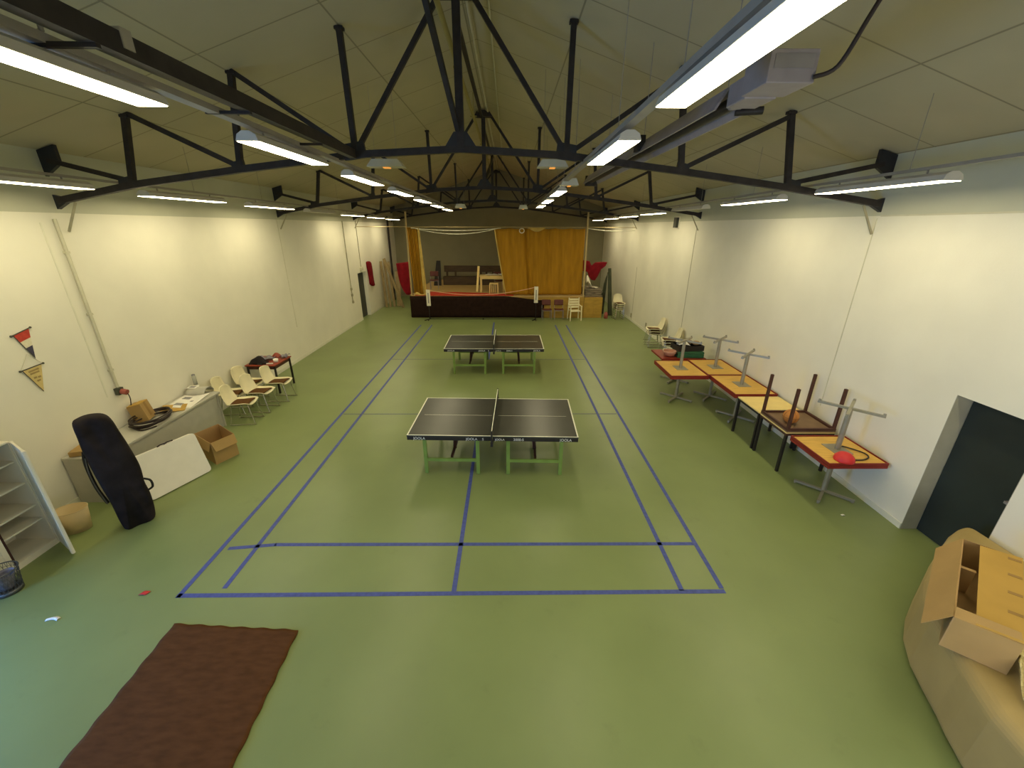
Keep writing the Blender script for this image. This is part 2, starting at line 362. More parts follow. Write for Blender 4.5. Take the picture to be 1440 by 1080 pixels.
# ------------------------------------------------------------------ roof trusses
TY = [2.95, 8.85, 14.75, 20.6]
chord = [(0, 4.86), (1.45, 4.785), (3.05, 4.60), (4.60, 4.40), (5.78, 4.19)]
def make_truss(y, label):
    t = thing('roof_truss', label, 'truss', (0, y, 0), group='dark steel roof trusses')
    cx = -.03
    for sg in (-1, 1):
        W = (XR if sg > 0 else XL)
        pts = [(cx+sg*a, b) for a, b in chord]; pts[-1] = (W-sg*.04, 4.19)
        mb = MB()
        for (a, b), (c, d) in zip(pts[:-1], pts[1:]): mb.bar((a, 0, b), (c, 0, d), .075, .085)
        mb.build('bottom_chord', M['steel'], t)
        for k, (xb, xt) in enumerate(((1.45, 1.47), (3.07, 2.93), (4.62, 4.45))):
            zb = chord[k+1][1]; zt = ceil(cx+sg*xt)-.01
            MB().bar((cx+sg*xb, 0, zb), (cx+sg*xt, 0, zt), .07, .07, up=(0, 1, 0)).build('strut', M['steel'], t)
            MB().bar((cx+sg*xt-.055, 0, zt-.02), (cx+sg*xt+.055, 0, zt-.02), .08, .035).build('head_plate', M['steel'], t)
        # web members, each from a strut head down to the next inner chord joint
        for (xa, za), (xb, zb) in (((1.45, 4.80), (.14, ceil(.2)-.08)), ((1.50, 4.82), (2.93, ceil(2.93)-.08)), ((3.10, 4.64), (4.45, ceil(4.45)-.06)), ((4.64, 4.45), (W*sg-.12, 4.70))):
            MB().bar((cx+sg*xa, 0, za), (cx+sg*xb, 0, zb), .055, .06).build('diagonal', M['steel'], t)
        RR = Matrix(((1, 0, 0, 0), (0, 0, -1, 0), (0, 1, 0, 0), (0, 0, 0, 1)))
        for (gx, gz, w, h) in ((1.45, 4.83, .30, .20), (3.09, 4.63, .18, .14), (4.68, 4.43, .24, .13)):
            x0 = cx+sg*gx
            MB().prism([(x0-w/2, gz-h/2+.02*sg), (x0+w/2, gz-h/2-.02*sg), (x0+w*.42, gz+h/2-.02*sg), (x0-w*.42, gz+h/2+.02*sg)], -.03, .03, M4=RR).build('gusset_plate', M['steelblue'], t)
        MB().prism([(W, 4.50), (W, ceil(W)-.01), (W-sg*.25, ceil(W)+.06), (W-sg*.25, 4.66)][::sg], -.025, .025, M4=RR).build('wall_bracket', M['steelblue'], t)
        MB().prism([(W, 4.08), (W, 4.27), (W-sg*.15, 4.225), (W-sg*.15, 4.16)][::sg], -.03, .03, M4=RR).build('chord_shoe', M['steelblue'], t)
        MB().bar((W-sg*.02, 0, 3.78), (W-sg*.26, 0, 4.17), .02, .025).build('knee_brace', M['seam'], t)
    RR = Matrix(((1, 0, 0, 0), (0, 0, -1, 0), (0, 1, 0, 0), (0, 0, 0, 1)))
    MB().bar((cx, 0, 4.86), (cx, 0, ceil(cx)-.03), .10, .09, up=(0, 1, 0)).build('king_post', M['steel'], t)
    MB().prism([(cx-.26, 4.815), (cx+.26, 4.815), (cx+.09, 5.06), (cx-.09, 5.06)], -.035, .035, M4=RR).build('centre_gusset', M['steelblue'], t)
    MB().prism([(cx-.24, 6.50), (cx+.24, 6.50), (cx+.05, 6.64), (cx-.05, 6.64)], -.1, .1, M4=RR).build('apex_plate', M['steel'], t)
    return t
for y, l in zip(TY, ('nearest dark steel roof truss, across the hall above the near ping-pong table', 'second dark steel roof truss from the viewer, above the far ping-pong table', 'third dark steel roof truss from the viewer, just before the stage posts', 'farthest dark steel roof truss, above the back of the stage')):
    make_truss(y, l)
for nm, p, q, l in (('ridge_brace', (-.05, 2.99, 5.02), (-.33, 1.55, 6.52), 'thin dark steel brace rising toward the viewer from the nearest truss centre'),
                    ('ridge_brace', (-.05, 3.05, 6.35), (-.06, 8.72, 6.47), 'dark steel ridge bar between the nearest and the second truss'),
                    ('ridge_brace', (-.06, 8.98, 6.40), (-.06, 14.62, 6.47), 'dark steel ridge bar between the second and the third truss'),
                    ('ridge_brace', (-.04, 8.98, 4.98), (.02, 14.6, 6.40), 'dark sloping brace from the second truss foot to the third truss apex')):
    tag(MB().bar(p, q, .06, .06).build(nm, M['steel']), l, 'brace', 'longitudinal roof braces')
# pipes along the ridge
gp = thing('gas_pipe', 'yellowish gas pipe running along under the roof ridge', 'pipe', (-.16, 0, 6.16))
MB().tube([(0, -3.9, 0), (0, 20.2, 0)], .035, 10).build('pipe', M['yellowpipe'], gp)
for y in (.9, 4.2, 7.2, 10.5, 13.5, 16.5):
    MB().bar((-.07, y, .0), (.07, y, .0), .03, .03).build('clamp', M['yellowpipe'], gp)
    MB().tube([(0, y, .03), (0, y, .45)], .008, 6).build('hanger_rod', M['yellowpipe'], gp)
tag(MB().tube([(.06, YF+.1, ceil(.06)-.03), (.06, 20.0, ceil(.06)-.03)], .018, 8).build('ridge_conduit', M['pipe']), 'pale thin conduit fixed on the ceiling, nearest to the ridge', 'conduit')
tag(MB().tube([(.36, YF+.1, ceil(.36)-.02), (.36, 20.0, ceil(.36)-.02)], .014, 8).build('ridge_conduit', M['pipe']), 'pale thin conduit fixed on the ceiling, just right of the other ridge conduit', 'conduit')

# long beam at the left with its lamp arms
lb = thing('steel_beam', 'heavy dark steel beam running back to the nearest truss at upper left', 'beam', (-1.50, 0, 4.785))
MB().bar((0, YF+.02, 0), (0, 2.88, 0), .085, .11).build('beam', M['steel'], lb)
MB().b2((-.05, -.70, -.02), (.05, -.63, .075)).build('junction_box', M['trunk'], lb)
for y in (-2.6, -.86, .45, 1.8):
    MB().b2((-.32, y-.015, -.075), (.04, y+.015, -.052)).build('lamp_arm', M['steel'], lb)

# ------------------------------------------------------------------ lights
FL = 1.55
def make_light(label, lit=True, FL=FL):
    t = thing('fluorescent_light', label, 'light')
    MB().prism([(-.105, 0), (.105, 0), (.085, .055), (.035, .085), (-.035, .085), (-.085, .055)], 0, FL, M4=YZ).build('housing', M['housing'], t, bevel=.004)
    MB().prism([(-.098, -.005), (.098, -.005), (.098, -.001), (-.098, -.001)], .015, FL-.015, M4=YZ).build('diffuser', M['lamp'] if lit else M['housing'], t)
    for y in (.3, FL-.3):
        MB().tube([(0, y, .084), (.0, y, .125)], .010, 6).build('clip', M['trunk'], t)
    return t
YZ = Matrix(((1, 0, 0, 0), (0, 0, 1, 0), (0, 1, 0, 0), (0, 0, 0, 1)))
src_ = {'inner': make_light('x'), 'wall': make_light('x', True, 1.8), 'off': make_light('x', False, 1.8)}
used = set()
def place_light(label, x, y, z, group, kind):
    src = src_[kind]
    if kind in used: return dup(src, label, (x, y, z), 0, group)
    used.add(kind); src.location = (x, y, z); src['label'] = label; src['group'] = group; return src
ORD = ['nearest', 'second nearest', 'third nearest', 'fourth nearest', 'fifth nearest', 'sixth nearest', 'seventh nearest']
GL = 'fluorescent lights'
ZI = lambda y: 4.605-.0105*(y+.8)
ZW = lambda y: 4.315-.0095*(y-1)
place_light('added unseen fluorescent light in line with the inner right row, behind the viewer', 1.70, -4.2, ZI(-3.4), GL, 'inner')  # added out of view to lift the light on the near area
for k in range(7):
    y = (-1.62+2.45*k) if k else -1.74
    place_light('%s lit fluorescent light of the inner left row, beside the dark beam line' % ORD[k], -1.75, y, ZI(y), GL, 'inner')
for k, y in enumerate((-1.78, .72, 5.6, 8.1, 10.6)):
    place_light('%s lit fluorescent light of the inner right row, beside the heater tube' % ORD[k], 1.70, y, ZI(y), GL, 'inner')
for x, sd, y0, off in ((-4.90, 'left', .72, 3), (4.98, 'right', .98, 2)):
    if sd == 'right': place_light('lit fluorescent light along the %s wall, beside the viewer' % sd, x, y0-2.65, ZW(y0-2.65), GL, 'wall')
    q = 0
    for k in range(7):
        y = y0+2.66*k
        if k == off: place_light('unlit fluorescent light between the lit ones along the %s wall' % sd, x, y, ZW(y+.9), GL, 'off')
        else: place_light('%s lit fluorescent light along the %s wall' % (ORD[q], sd), x, y, ZW(y+.9), GL, 'wall'); q += 1
def trunking(x, y0, y1, z, w, h, label, hangers, top):
    t = thing('cable_trunking', label, 'trunking', (x, 0, 0))
    MB().bar((0, y0, z(y0)+h/2), (0, y1, z(y1)+h/2), w, h).build('channel', M['trunk'], t)
    for y in hangers:
        MB().tube([(0, y, z(y)+h), (0, y, top(y))], .0035, 6).build('hanger', M['trunk'], t)
    return t
trunking(-1.75, YF+.05, 15.2, lambda y: ZI(y)+.12, .09, .045, 'grey trunking carrying the inner left row of lights', (-2.6, -.86, .45, 1.8), lambda y: 4.735)
trunking(1.70, YF+.05, 12.4, lambda y: ZI(y)+.12, .09, .045, 'grey trunking carrying the inner right row of lights', (-2.4, -.4, 1.2, 4, 6.5, 9.5), lambda y: ceil(1.7))
trunking(-4.90, YF+.05, 19, lambda y: ZW(y)+.12, .035, .03, 'thin cable tray above the lights along the left wall', (-.6, 1.2, 4.5, 6.6, 11), lambda y: ceil(-4.9))
trunking(4.98, YF+.05, 19, lambda y: ZW(y)+.12, .035, .03, 'thin cable tray above the lights along the right wall', (-.6, 1.5, 4.5, 6.6, 11), lambda y: ceil(4.98))
# cables at the upper left
tag(MB().tube(smooth_path([(-1.72, -2.0, 4.80), (-1.70, -1.5, 4.93), (-1.66, -1.15, 4.95), (-1.66, -.95, 4.88), (-1.72, -.86, 4.78)]), .012, 8).build('power_cable', M['trunk']), 'grey power cable looping above the nearest left light', 'cable')

# radiant tube heater on the right
ht = thing('radiant_tube_heater', 'long grey radiant tube heater hanging right of the nearest right light', 'heater', (2.5, 0, 4.86))
prof = [(-.17, -.08), (-.15, -.08), (-.07, .06), (.07, .06), (.15, -.08), (.17, -.08), (.08, .08), (-.08, .08)]
YZ = Matrix(((1, 0, 0, 0), (0, 0, 1, 0), (0, 1, 0, 0), (0, 0, 0, 1)))
MB().prism(prof, .55, 6.9, M4=YZ).build('reflector', M['tube'], ht)
MB().tube([(0, .4, -.02), (0, 6.95, -.02)], .05, 12).build('radiant_tube', M['steel'], ht)
bb = MB().b2((-.16, -.18, -.09), (.16, .14, .10)).build('burner_box', M['tube'], ht, bevel=.006)
MB().b2((-.13, -.186, -.01), (.13, -.18, .07)).build('cover_plate', M['greymetal'], bb)
MB().b2((-.13, .14, -.10), (.11, .42, .06)).b2((-.05, .42, -.08), (.05, .56, .02)).build('blower', M['tube'], ht, bevel=.01)
MB().tube([(.02, .56, -.09), (.22, .5, -.09)], .03, 10).build('inlet_pipe', M['steel'], ht)
MB().b2((-.2, 2.62, -.06), (-.1, 2.78, .12)).b2((-.12, 6.86, -.12), (.14, 6.95, .09)).build('end_plate', M['steel'], ht)
for y in (.1, .5, 2.7, 4.8, 6.6):
    MB().tube([(-.1, y, .07), (-.1, y, ceil(2.4)-4.87)], .004, 6).build('hanger_wire', M['greymetal'], ht)
tag(MB().tube(smooth_path([(2.64, -.19, 4.80), (2.74, -.26, 4.84), (2.80, -.34, 5.05), (2.84, -.42, 5.25), (2.84, -.52, 5.50), (2.80, -.60, 5.83)]), .014, 8).build('gas_hose', M['cable']), 'dark flexible hose curving up from the heater burner box', 'hose')
# ceramic plaque heaters
def plaque(x, y, z, w, label):
    t = thing('plaque_heater', label, 'heater', (x, y, z), group='ceiling plaque heaters')
    MB().prism([(-w, -.06), (w, -.06), (w*.7, .06), (-w*.7, .06)], -.14, .14, M4=RXZ).build('reflector', M['heater'], t)
    MB().b2((-w*.18, -.07, -.075), (w*.18, .07, -.061)).build('ceramic_plaque', M['glow'], t)
    for s_ in (-1, 1): MB().tube([(s_*w*.6, 0, .06), (s_*w*.6, 0, ceil(x+s_*w*.6)-z)], .003, 6).build('hanger_wire', M['greymetal'], t)
plaque(-1.60, 4.95, 4.93, .33, 'pale plaque heater with orange glow, under the ceiling left of the nearest truss centre')
plaque(1.42, 4.9, 4.93, .28, 'pale plaque heater with orange glow, under the ceiling right of the nearest truss centre')
plaque(1.78, 5.2, 4.66, .17, 'small bright orange plaque heater before the third light of the right row')
plaque(-.88, 10.5, 4.46, .17, 'small pale plaque heater beyond the left row lights')
plaque(1.10, 11.0, 4.46, .15, 'small pale plaque heater at the far end of the right row lights')

# ------------------------------------------------------------------ tape lines on the floor
def strip(p, q, w, label, m='tape'):
    p = Vector((*p, .001)); q = Vector((*q, .001)); d = (q-p).normalized(); n = Vector((-d.y, d.x, 0))*w/2
    mb = MB(); vs = [p-n, q-n, q+n, p+n]; vs += [v+Vector((0, 0, .0015)) for v in vs]
    mb.add(vs, [(3, 2, 1, 0), (4, 5, 6, 7), (0, 1, 5, 4), (1, 2, 6, 5), (2, 3, 7, 6), (3, 0, 4, 7)])
    o = mb.build('tape_line', M[m]); return tag(o, label, 'tape', 'blue court tape lines')
TW = .055
strip((-3.09, -.005), (3.09, .02), TW, 'blue tape back line of the court, nearest to the brown rug')
strip((-2.98, .71), (-2.4, .775), TW, 'short bent left end of the second blue cross tape')
strip((-2.42, .775), (3.04, .765), TW, 'blue cross tape just behind the back line')
strip((-3.07, -.03), (-3.05, 13.4), TW, 'outermost blue side tape on the left of the tables')
strip((-2.63, .09), (-2.59, 13.4), TW, 'inner blue side tape on the left of the tables')
strip((2.60, .03), (2.59, 13.4), TW, 'inner blue side tape on the right of the tables')
strip((3.07, .06), (3.05, 13.4), TW, 'outermost blue side tape on the right of the tables')
strip((0, .03), (0, 4.7), TW, 'blue centre tape running under the near ping-pong table')
strip((0, 8.7), (0, 13.9), TW, 'blue centre tape beyond the far ping-pong table')
strip((-3.02, 4.72), (3.02, 4.72), .03, 'thin grey cross tape behind the near ping-pong table', 'tapegrey')
strip((-3.02, 8.68), (3.02, 8.68), .03, 'thin grey cross tape under the far ping-pong table', 'tapegrey')

# ------------------------------------------------------------------ rug and scraps
rg = MB()
rc = [(-2.86, -.36), (-1.53, -.44), (-1.47, -1.62), (-1.5, -1.9), (-2.80, -1.86), (-2.82, -1.5)]
rg.sheet(lambda u, v: (Vector((-2.85+.05*v, -.36-1.5*v, .011)).lerp(Vector((-1.53+.05*v, -.44-1.42*v, .011)), u)+Vector((.006*sin(40*v), .006*sin(37*u), .0012*sin(9*u+4*v)))), 40, 40, .014)
tag(rg.build('rug', M['rug']), 'worn brown rug lying on the green floor in the foreground', 'rug')
tag(MB().sheet(lambda u, v: (-3.53+.08*u+.02*v, .0+.05*v, .006+.010*sin(3*u)), 6, 3, .003).build('paper_scrap', M['redrub']), 'small red scrap on the floor left of the court corner', 'scrap')
tag(MB().sheet(lambda u, v: (-4.23+.12*u, -.32+.045*v+.02*sin(3*u), .005+.01*sin(4*v)), 6, 3, .003).build('paper_scrap', M['paper']), 'small white paper scrap on the floor left of the rug', 'scrap')
tag(MB().sheet(lambda u, v: (5.42+.05*u, 1.30+.03*v, .004+.006*sin(3*u)), 4, 2, .003).build('paper_scrap', M['paper']), 'tiny white scrap on the floor below the nearest right table', 'scrap')

# ------------------------------------------------------------------ ping-pong tables
def make_ttable(label, loc, rz):
    t = thing('ping_pong_table', label, 'table', loc, rz, 'ping-pong tables')
    L, W, H = 2.74, 1.525, .76
    for sg in (-1, 1):
        a, b = (.004, L/2) if sg > 0 else (-L/2, -.004)
        lo, hi = min(a, b), max(a, b)
        tp = MB().b2((lo, -W/2, H-.022), (hi, W/2, H))
        z0, z1 = H, H+.0012
        xe = sg*L/2
        tp.b2((min(xe, xe-sg*.02), -W/2, z0), (max(xe, xe-sg*.02), W/2, z1), 1)
        tp.b2((lo, -W/2, z0), (hi, -W/2+.02, z1+.0002), 1).b2((lo, W/2-.02, z0), (hi, W/2, z1+.0002), 1)
        tp.b2((lo+.05 if sg > 0 else lo+.12, -.003, z0), (hi-.12 if sg > 0 else hi-.05, .003, z1), 1)
        tp.build('tabletop', [M['tt'], M['line']], t)
        # apron frame
        ap = MB()
        for y in (-W/2+.016, W/2-.016): ap.b2((lo+.004, y-.015, H-.085), (hi-.004, y+.015, H-.023))
        for x in (lo+.02, hi-.02): ap.b2((x-.015, -W/2+.035, H-.085), (x+.015, W/2-.035, H-.023))
        fr = ap.build('apron_frame', M['black'], t)
        F_ = Matrix(((1, 0, 0, 0), (0, 0, -1, 0), (0, 1, 0, 0), (0, 0, 0, 1)))
        yb = -W/2-.0005
        for (txt, x, sz) in ((('JOOLA', sg*1.17, .062),) + ((('2000-S', .42, .06), ('JOOLA', .12, .05)) if sg > 0 else (('JOOLA', -.33, .06), ('S', -.15, .06)))):
            tx = MB(); put_text(tx, txt, sz, Matrix.Translation((x, yb, H-.075)) @ F_)
            tx.build('lettering', M['letter'], fr)
        xs = (sg*1.115, sg*.25)
        for y in (-W/2+.10, W/2-.14):
            for x in xs:
                MB().bar((x, y, .0), (x, y, H-.085), .06, .035, up=(0, 1, 0)).build('leg', M['green'], t, bevel=.004)
            MB().bar((xs[0]-sg*.03, y, .26), (xs[1]+sg*.03, y, .26), .03, .055).build('crossbar', M['green'], t)
        for y in (-.35, .38):
            MB().bar((sg*.66, y, H-.085), (sg*.70, y+.12, .24), .05, .05).build('folding_strut', M['maroon'], t)
        MB().bar((sg*.70, -.55, .25), (sg*.70, .56, .25), .04, .04).build('brace_bar', M['maroon'], t)
    nt = MB().b2((-.004, -W/2-.11, H+.002), (.004, W/2+.11, H+.145)).build('net', M['net'], t)
    MB().b2((-.006, -W/2-.11, H+.135), (.006, W/2+.11, H+.1525)).build('net_tape', M['line'], nt)
    for y in (-W/2-.13, W/2+.13):
        s_ = 1 if y > 0 else -1
        MB().tube([(0, y, H-.06), (0, y, H+.155)], .012, 8).b2((-.02, y-.015, H-.11), (.02, y+.015, H-.04)).b2((-.02, min(y, s_*(W/2-.05)), H-.115), (.02, max(y, s_*(W/2-.05)), H-.09)).build('net_post', M['black'], t)
    return t
make_ttable('near dark ping-pong table with green legs on the court', (.385, 3.06, 0), -.030)
make_ttable('far dark ping-pong table with green legs, toward the stage', (.225, 8.0, 0), 0)

# ------------------------------------------------------------------ stage
SZ = .98
st = thing('stage_platform', 'raised wooden stage across the far end of the hall', 'stage', (0, 14.86, 0))
MB().b2((-3.75, 0, SZ-.05), (3.99, 6.0, SZ)).build('deck', M['wood'], st)
MB().b2((-3.75, .02, 0), (3.99, .06, SZ-.05)).b2((-3.75, .06, 0), (-3.71, 6, SZ-.05)).build('front_board', M['board'], st)
ex = thing('stage_extension', 'lower ochre wooden block at the right end of the stage', 'stage block', (4.0, 14.90, 0))
MB().b2((.005, 0, 0), (.85, 2.6, .90)).build('body', M['board'], ex)
MB().b2((.03, -.012, .05), (.45, 0, .85)).b2((.47, -.012, .05), (.82, 0, .85)).build('panel', M['board'], ex)
# black cloth hanging over the front
sk = MB()
def skirt(u, v):
    x = -3.76+5.98*u
    zt = SZ-.005 if x < .55 else SZ-.005-.17*min(1, (x-.55)/1.45)
    return (x, 14.835+.006*sin(30*u)*v, zt*(1-v)+.02*v)
sk.sheet(skirt, 80, 6, .012)
tag(sk.build('stage_skirt', M['darkcloth']), 'long black cloth covering the stage front', 'cloth')
tag(MB().sheet(lambda u, v: (-3.55+4.4*u*(1-.0*v), 14.87+(1.15-.7*u**2)*v, SZ+.008+.004*sin(20*u)*v), 40, 6, .008).build('red_carpet', M['redcarpet']), 'red carpet strip along the front edge of the stage', 'carpet')
# posts and curtain rail
for x, l in ((-3.73, 'cream square post at the left side of the stage'), (3.96, 'cream square post at the right side of the stage')):
    p = thing('stage_post', l, 'post', (x, 15.16 if x < 0 else 14.93, SZ))
    MB().b2((-.035, -.035, .012), (.035, .035, 4.44-SZ)).build('shaft', M['post'], p)
    MB().b2((-.08, -.08, 0), (.08, .08, .012)).build('base_plate', M['post'], p)
rl = thing('curtain_rail', 'thin pale curtain rail across the stage opening', 'rail', (0, 14.97, 3.84))
MB().tube([(XL+.01, 0, 0), (XR-.01, 0, 0)], .012, 8).build('rod', M['post'], rl)
for x in (-3.73, 3.96): MB().b2((x-.03, -.03, -.03), (x+.03, .01, .03)).build('bracket', M['post'], rl)
for i, (p, q, d, l) in enumerate((((-3.5, 14.98, 3.80), (.3, 14.98, 3.80), .10, 'upper pale cord sagging across the left half of the stage opening'),
                               ((-3.4, 14.99, 3.80), (.2, 14.99, 3.80), .24, 'lower pale cord sagging across the left half of the stage opening'),
                               ((4.0, 14.98, 3.80), (XR-.02, 14.98, 3.72), .06, 'pale cord sagging from the right stage post to the wall'))):
    tag(MB().tube(sag(p, q, d, 20), .014, 6).build('sagging_rope', M['trim']), l, 'cord', 'curtain cords')
def curtain(x0t, x1t, x0b, x1b, zt, zb, y, folds, amp, flare=0.):
    def fn(u, v):
        ph = sum(a*sin(2*pi*f*u+p) for f, a, p in folds)
        x = (x0t*(1-v)+x0b*v**(1+flare))+( (x1t*(1-v)+x1b*v)-(x0t*(1-v)+x0b*v**(1+flare)))*u
        return (x, y+amp*ph*(.55+.45*v), zt*(1-v)+zb*v+.02*sin(9*u)*v)
    return fn
lc = thing('stage_curtain', 'gathered narrow gold curtain at the left stage post', 'curtain', (-3.4, 15.02, SZ))
MB().sheet(curtain(-3.70, -3.22, -3.60, -3.14, 3.82, SZ+.03, 15.05, ((7, 1, 0), (3.3, .5, 1), (11, .4, 2)), .05), 90, 16, .008).build('drape', M['gold'], lc, world=True)
MB().sheet(curtain(-3.24, -3.16, -3.18, -3.00, 3.80, SZ+.02, 14.99, ((1, 1, 0), (2, .4, 1)), .03), 16, 14, .008).sheet(lambda u, v: (-3.55+.62*u, 14.93+.10*v+.02*sin(14*u), SZ+.02+.12*sin(pi*v)*(.6+.4*sin(9*u))), 24, 8, .008).build('lining', M['goldlight'], lc, world=True)
rc_ = thing('stage_curtain', 'wide gold curtain closing the right half of the stage', 'curtain', (2.2, 15.02, SZ))
def rfn(u, v):
    x = (.05+.46*v**1.1)*(1-u)+3.90*u
    g = lambda c, w: math.exp(-((u-c)/w)**2)
    y = 15.06+.016*sin(2*pi*6*u+.6)+.020*sin(2*pi*2.3*u)+.012*sin(2*pi*13*u+v)
    y += .07*g(.335-.03*v, .012)-.06*g(.365-.02*v, .014)+.05*g(.60, .010)*(1-v)-.04*g(.585, .01)*(1-v)
    y += .05*math.exp(-((u-(.93-.22*max(0, v-.45)**1.5*2.2))/.014)**2)*(v > .3)*min(1, (v-.3)*4)
    return (x, y, (3.80-.03*abs(sin(2*pi*3*u)))*(1-v)+(SZ+.03)*v)
MB().sheet(rfn, 220, 22, .008).build('drape', M['gold'], rc_, world=True)
MB().sheet(lambda u, v: (.04+.47*v**1.1-.03+.05*u, 15.0, 3.79*(1-v)+(SZ+.03)*v), 2, 16, .008).build('edge_hem', M['goldlight'], rc_, world=True)
MB().tube([(1.19+.10*cos(t), 15.0, 3.70+.09*sin(t)) for t in [2*pi*k/16 for k in range(16)]], .018, 8, closed=True).build('tie_ring', M['white'], rc_, world=True)
MB().sheet(lambda u, v: (1.45+.75*u, 14.99+.03*sin(8*u), 3.82-.16*sin(pi*u)*v), 16, 5, .008).build('swag', M['goldlight'], rc_, world=True)

# net in front of the stage
bn = thing('badminton_net', 'low net on two posts with white sleeves before the stage', 'net', (-.5, 14.52, 0))
PX = ((-2.88, 1.30), (1.83, 1.44))
for x, h in PX:
    p = MB().tube([(x+.5, 0, .03), (x+.5, 0, h)], .016, 8).build('post', M['black'], bn)
    MB().b2((x+.5-.085, -.022, h-.70), (x+.5+.085, .022, h)).build('sleeve', M['white'], p)
    MB().b2((x+.5-.022, -.024, h-.58), (x+.5+.022, -.0225, h-.14)).build('sleeve_print', M['ink'], p)
    MB().bar((x+.5, -.35, .02), (x+.5, .28, .02), .03, .03).bar((x+.5-.16, -.32, .02), (x+.5, -.05, .02), .03, .03).build('foot', M['black'], bn)
MB().bar((PX[0][0]+.5, 0, .025), (PX[1][0]+.5, 0, .025), .02, .02).build('base_bar', M['black'], bn)
MB().b2((-.03, -.03, 0), (.03, .03, .05)).build('joint', M['black'], bn)
MB().tube(sag((PX[0][0]+.5, 0, 1.28), (PX[1][0]+.5, 0, 1.42), .26, 30), .014, 6).build('top_cord', mat('orange_pink_cord', (.75, .42, .25), .6), bn)

# chairs before and on the stage
def make_school_chair(label, loc, rz, back='burg', frame='greymetal', group='burgundy school chairs'):
    t = thing('school_chair', label, 'chair', loc, rz, group)      # seat opens toward local -Y
    MB().sheet(lambda u, v: (-.2+.4*u, -.2+.38*v, .45+.02*sin(pi*v)-.012*sin(pi*u)), 8, 8, .02).build('seat', M[back], t)
    MB().sheet(lambda u, v: (-.2+.4*u, .19+.06*v+.03*sin(pi*u), .60+.23*v), 8, 6, .016).build('backrest', M[back], t)
    for s_ in (-1, 1):
        MB().tube([(s_*.19, -.19, 0), (s_*.19, -.19, .42)], .0125, 8).build('leg', M[frame], t)
        MB().tube([(s_*.19, .22, 0), (s_*.19, .19, .44), (s_*.19, .20, .60), (s_*.19, .26, .84)], .0125, 8).build('leg', M[frame], t)
        MB().tube([(s_*.19, -.19, .42), (s_*.19, .19, .43)], .0125, 8).build('seat_rail', M[frame], t)
    MB().tube([(-.19, -.19, .42), (.19, -.19, .42)], .0125, 8).build('front_rail', M[frame], t)
    return t
sc = make_school_chair('burgundy chair with grey frame before the stage, beside the net post', (2.32, 14.55, 0), .05)
dup(sc, 'burgundy chair with grey frame before the stage, beside the cream plastic armchair', (2.86, 14.56, 0), -.03)
dup(sc, 'burgundy chair with grey frame on the stage near the left gold curtain', (-3.0, 16.9, SZ), .1)
dup(sc, 'burgundy chair with grey frame behind the pale table on the stage', (.16, 16.72, SZ), .2)
gc = thing('garden_armchair', 'cream slatted plastic armchair before the right part of the stage', 'chair', (3.55, 14.45, 0), .12)
MB().b2((-.22, -.22, .40), (.22, .20, .425)).build('seat', M['cream'], gc, bevel=.01)
for k in range(4): MB().b2((-.22, .19+.02*k, .50+.105*k), (.22, .215+.02*k, .585+.105*k)).build('back_slat', M['cream'], gc, bevel=.006)
for s_ in (-1, 1):
    MB().bar((s_*.25, -.22, 0), (s_*.235, -.2, .62), .04, .04, up=(0, 1, 0)).build('leg', M['cream'], gc)
    MB().bar((s_*.25, .26, 0), (s_*.225, .20, .95), .04, .04, up=(0, 1, 0)).build('leg', M['cream'], gc)
    MB().bar((s_*.235, -.25, .63), (s_*.235, .24, .64), .05, .025).build('armrest', M['cream'], gc, bevel=.006)
# pale table on stage with papers
pt = thing('wooden_table', 'pale wooden table on the stage beside the right curtain edge', 'table', (-.12, 16.25, SZ))
MB().b2((-.6, -.3, .71), (.55, .3, .75)).build('tabletop', M['plypale'], pt)
for x in (-.55, .50):
    for y in (-.26, .26): MB().b2((x-.03, y-.03, 0), (x+.03, y+.03, .71)).build('leg', M['plypale'], pt)
MB().b2((-.5, -.27, .6), (.48, -.24, .71)).build('apron', M['plypale'], pt)
tag(MB().sheet(lambda u, v: (-.45+.55*u, 16.05+.35*v, SZ+.765+.035*abs(sin(7*u+3*v))), 14, 6, .006).build('paper_pile', M['paper']), 'crumpled white papers on the left part of the pale stage table', 'papers')
tag(MB().sheet(lambda u, v: (.14+.26*u, 16.02+.35*v, SZ+.765+.05*abs(sin(6*u+5*v))), 10, 6, .006).build('paper_pile', M['paper']), 'crumpled white papers on the right part of the pale stage table', 'papers')
pc = thing('slatted_chair', 'pale wooden slatted chair before the stage table', 'chair', (-.05, 15.72, SZ), pi)
MB().b2((-.2, -.2, .42), (.2, .2, .45)).build('seat', M['plypale'], pc)
for k in range(5): MB().b2((-.18+.085*k, .17, .05), (-.155+.085*k, .19, .42)).build('slat', M['plypale'], pc)
for x in (-.19, .19):
    for y in (-.19, .19): MB().b2((x-.018, y-.018, 0), (x+.018, y+.018, .42)).build('leg', M['plypale'], pc)
pl = tag(MB().bar((-.86, 16.02, SZ+.012), (-.77, 16.30, SZ+1.15), .10, .03).build('board', M['plypale']), 'pale board leaning against the left end of the stage table', 'board')
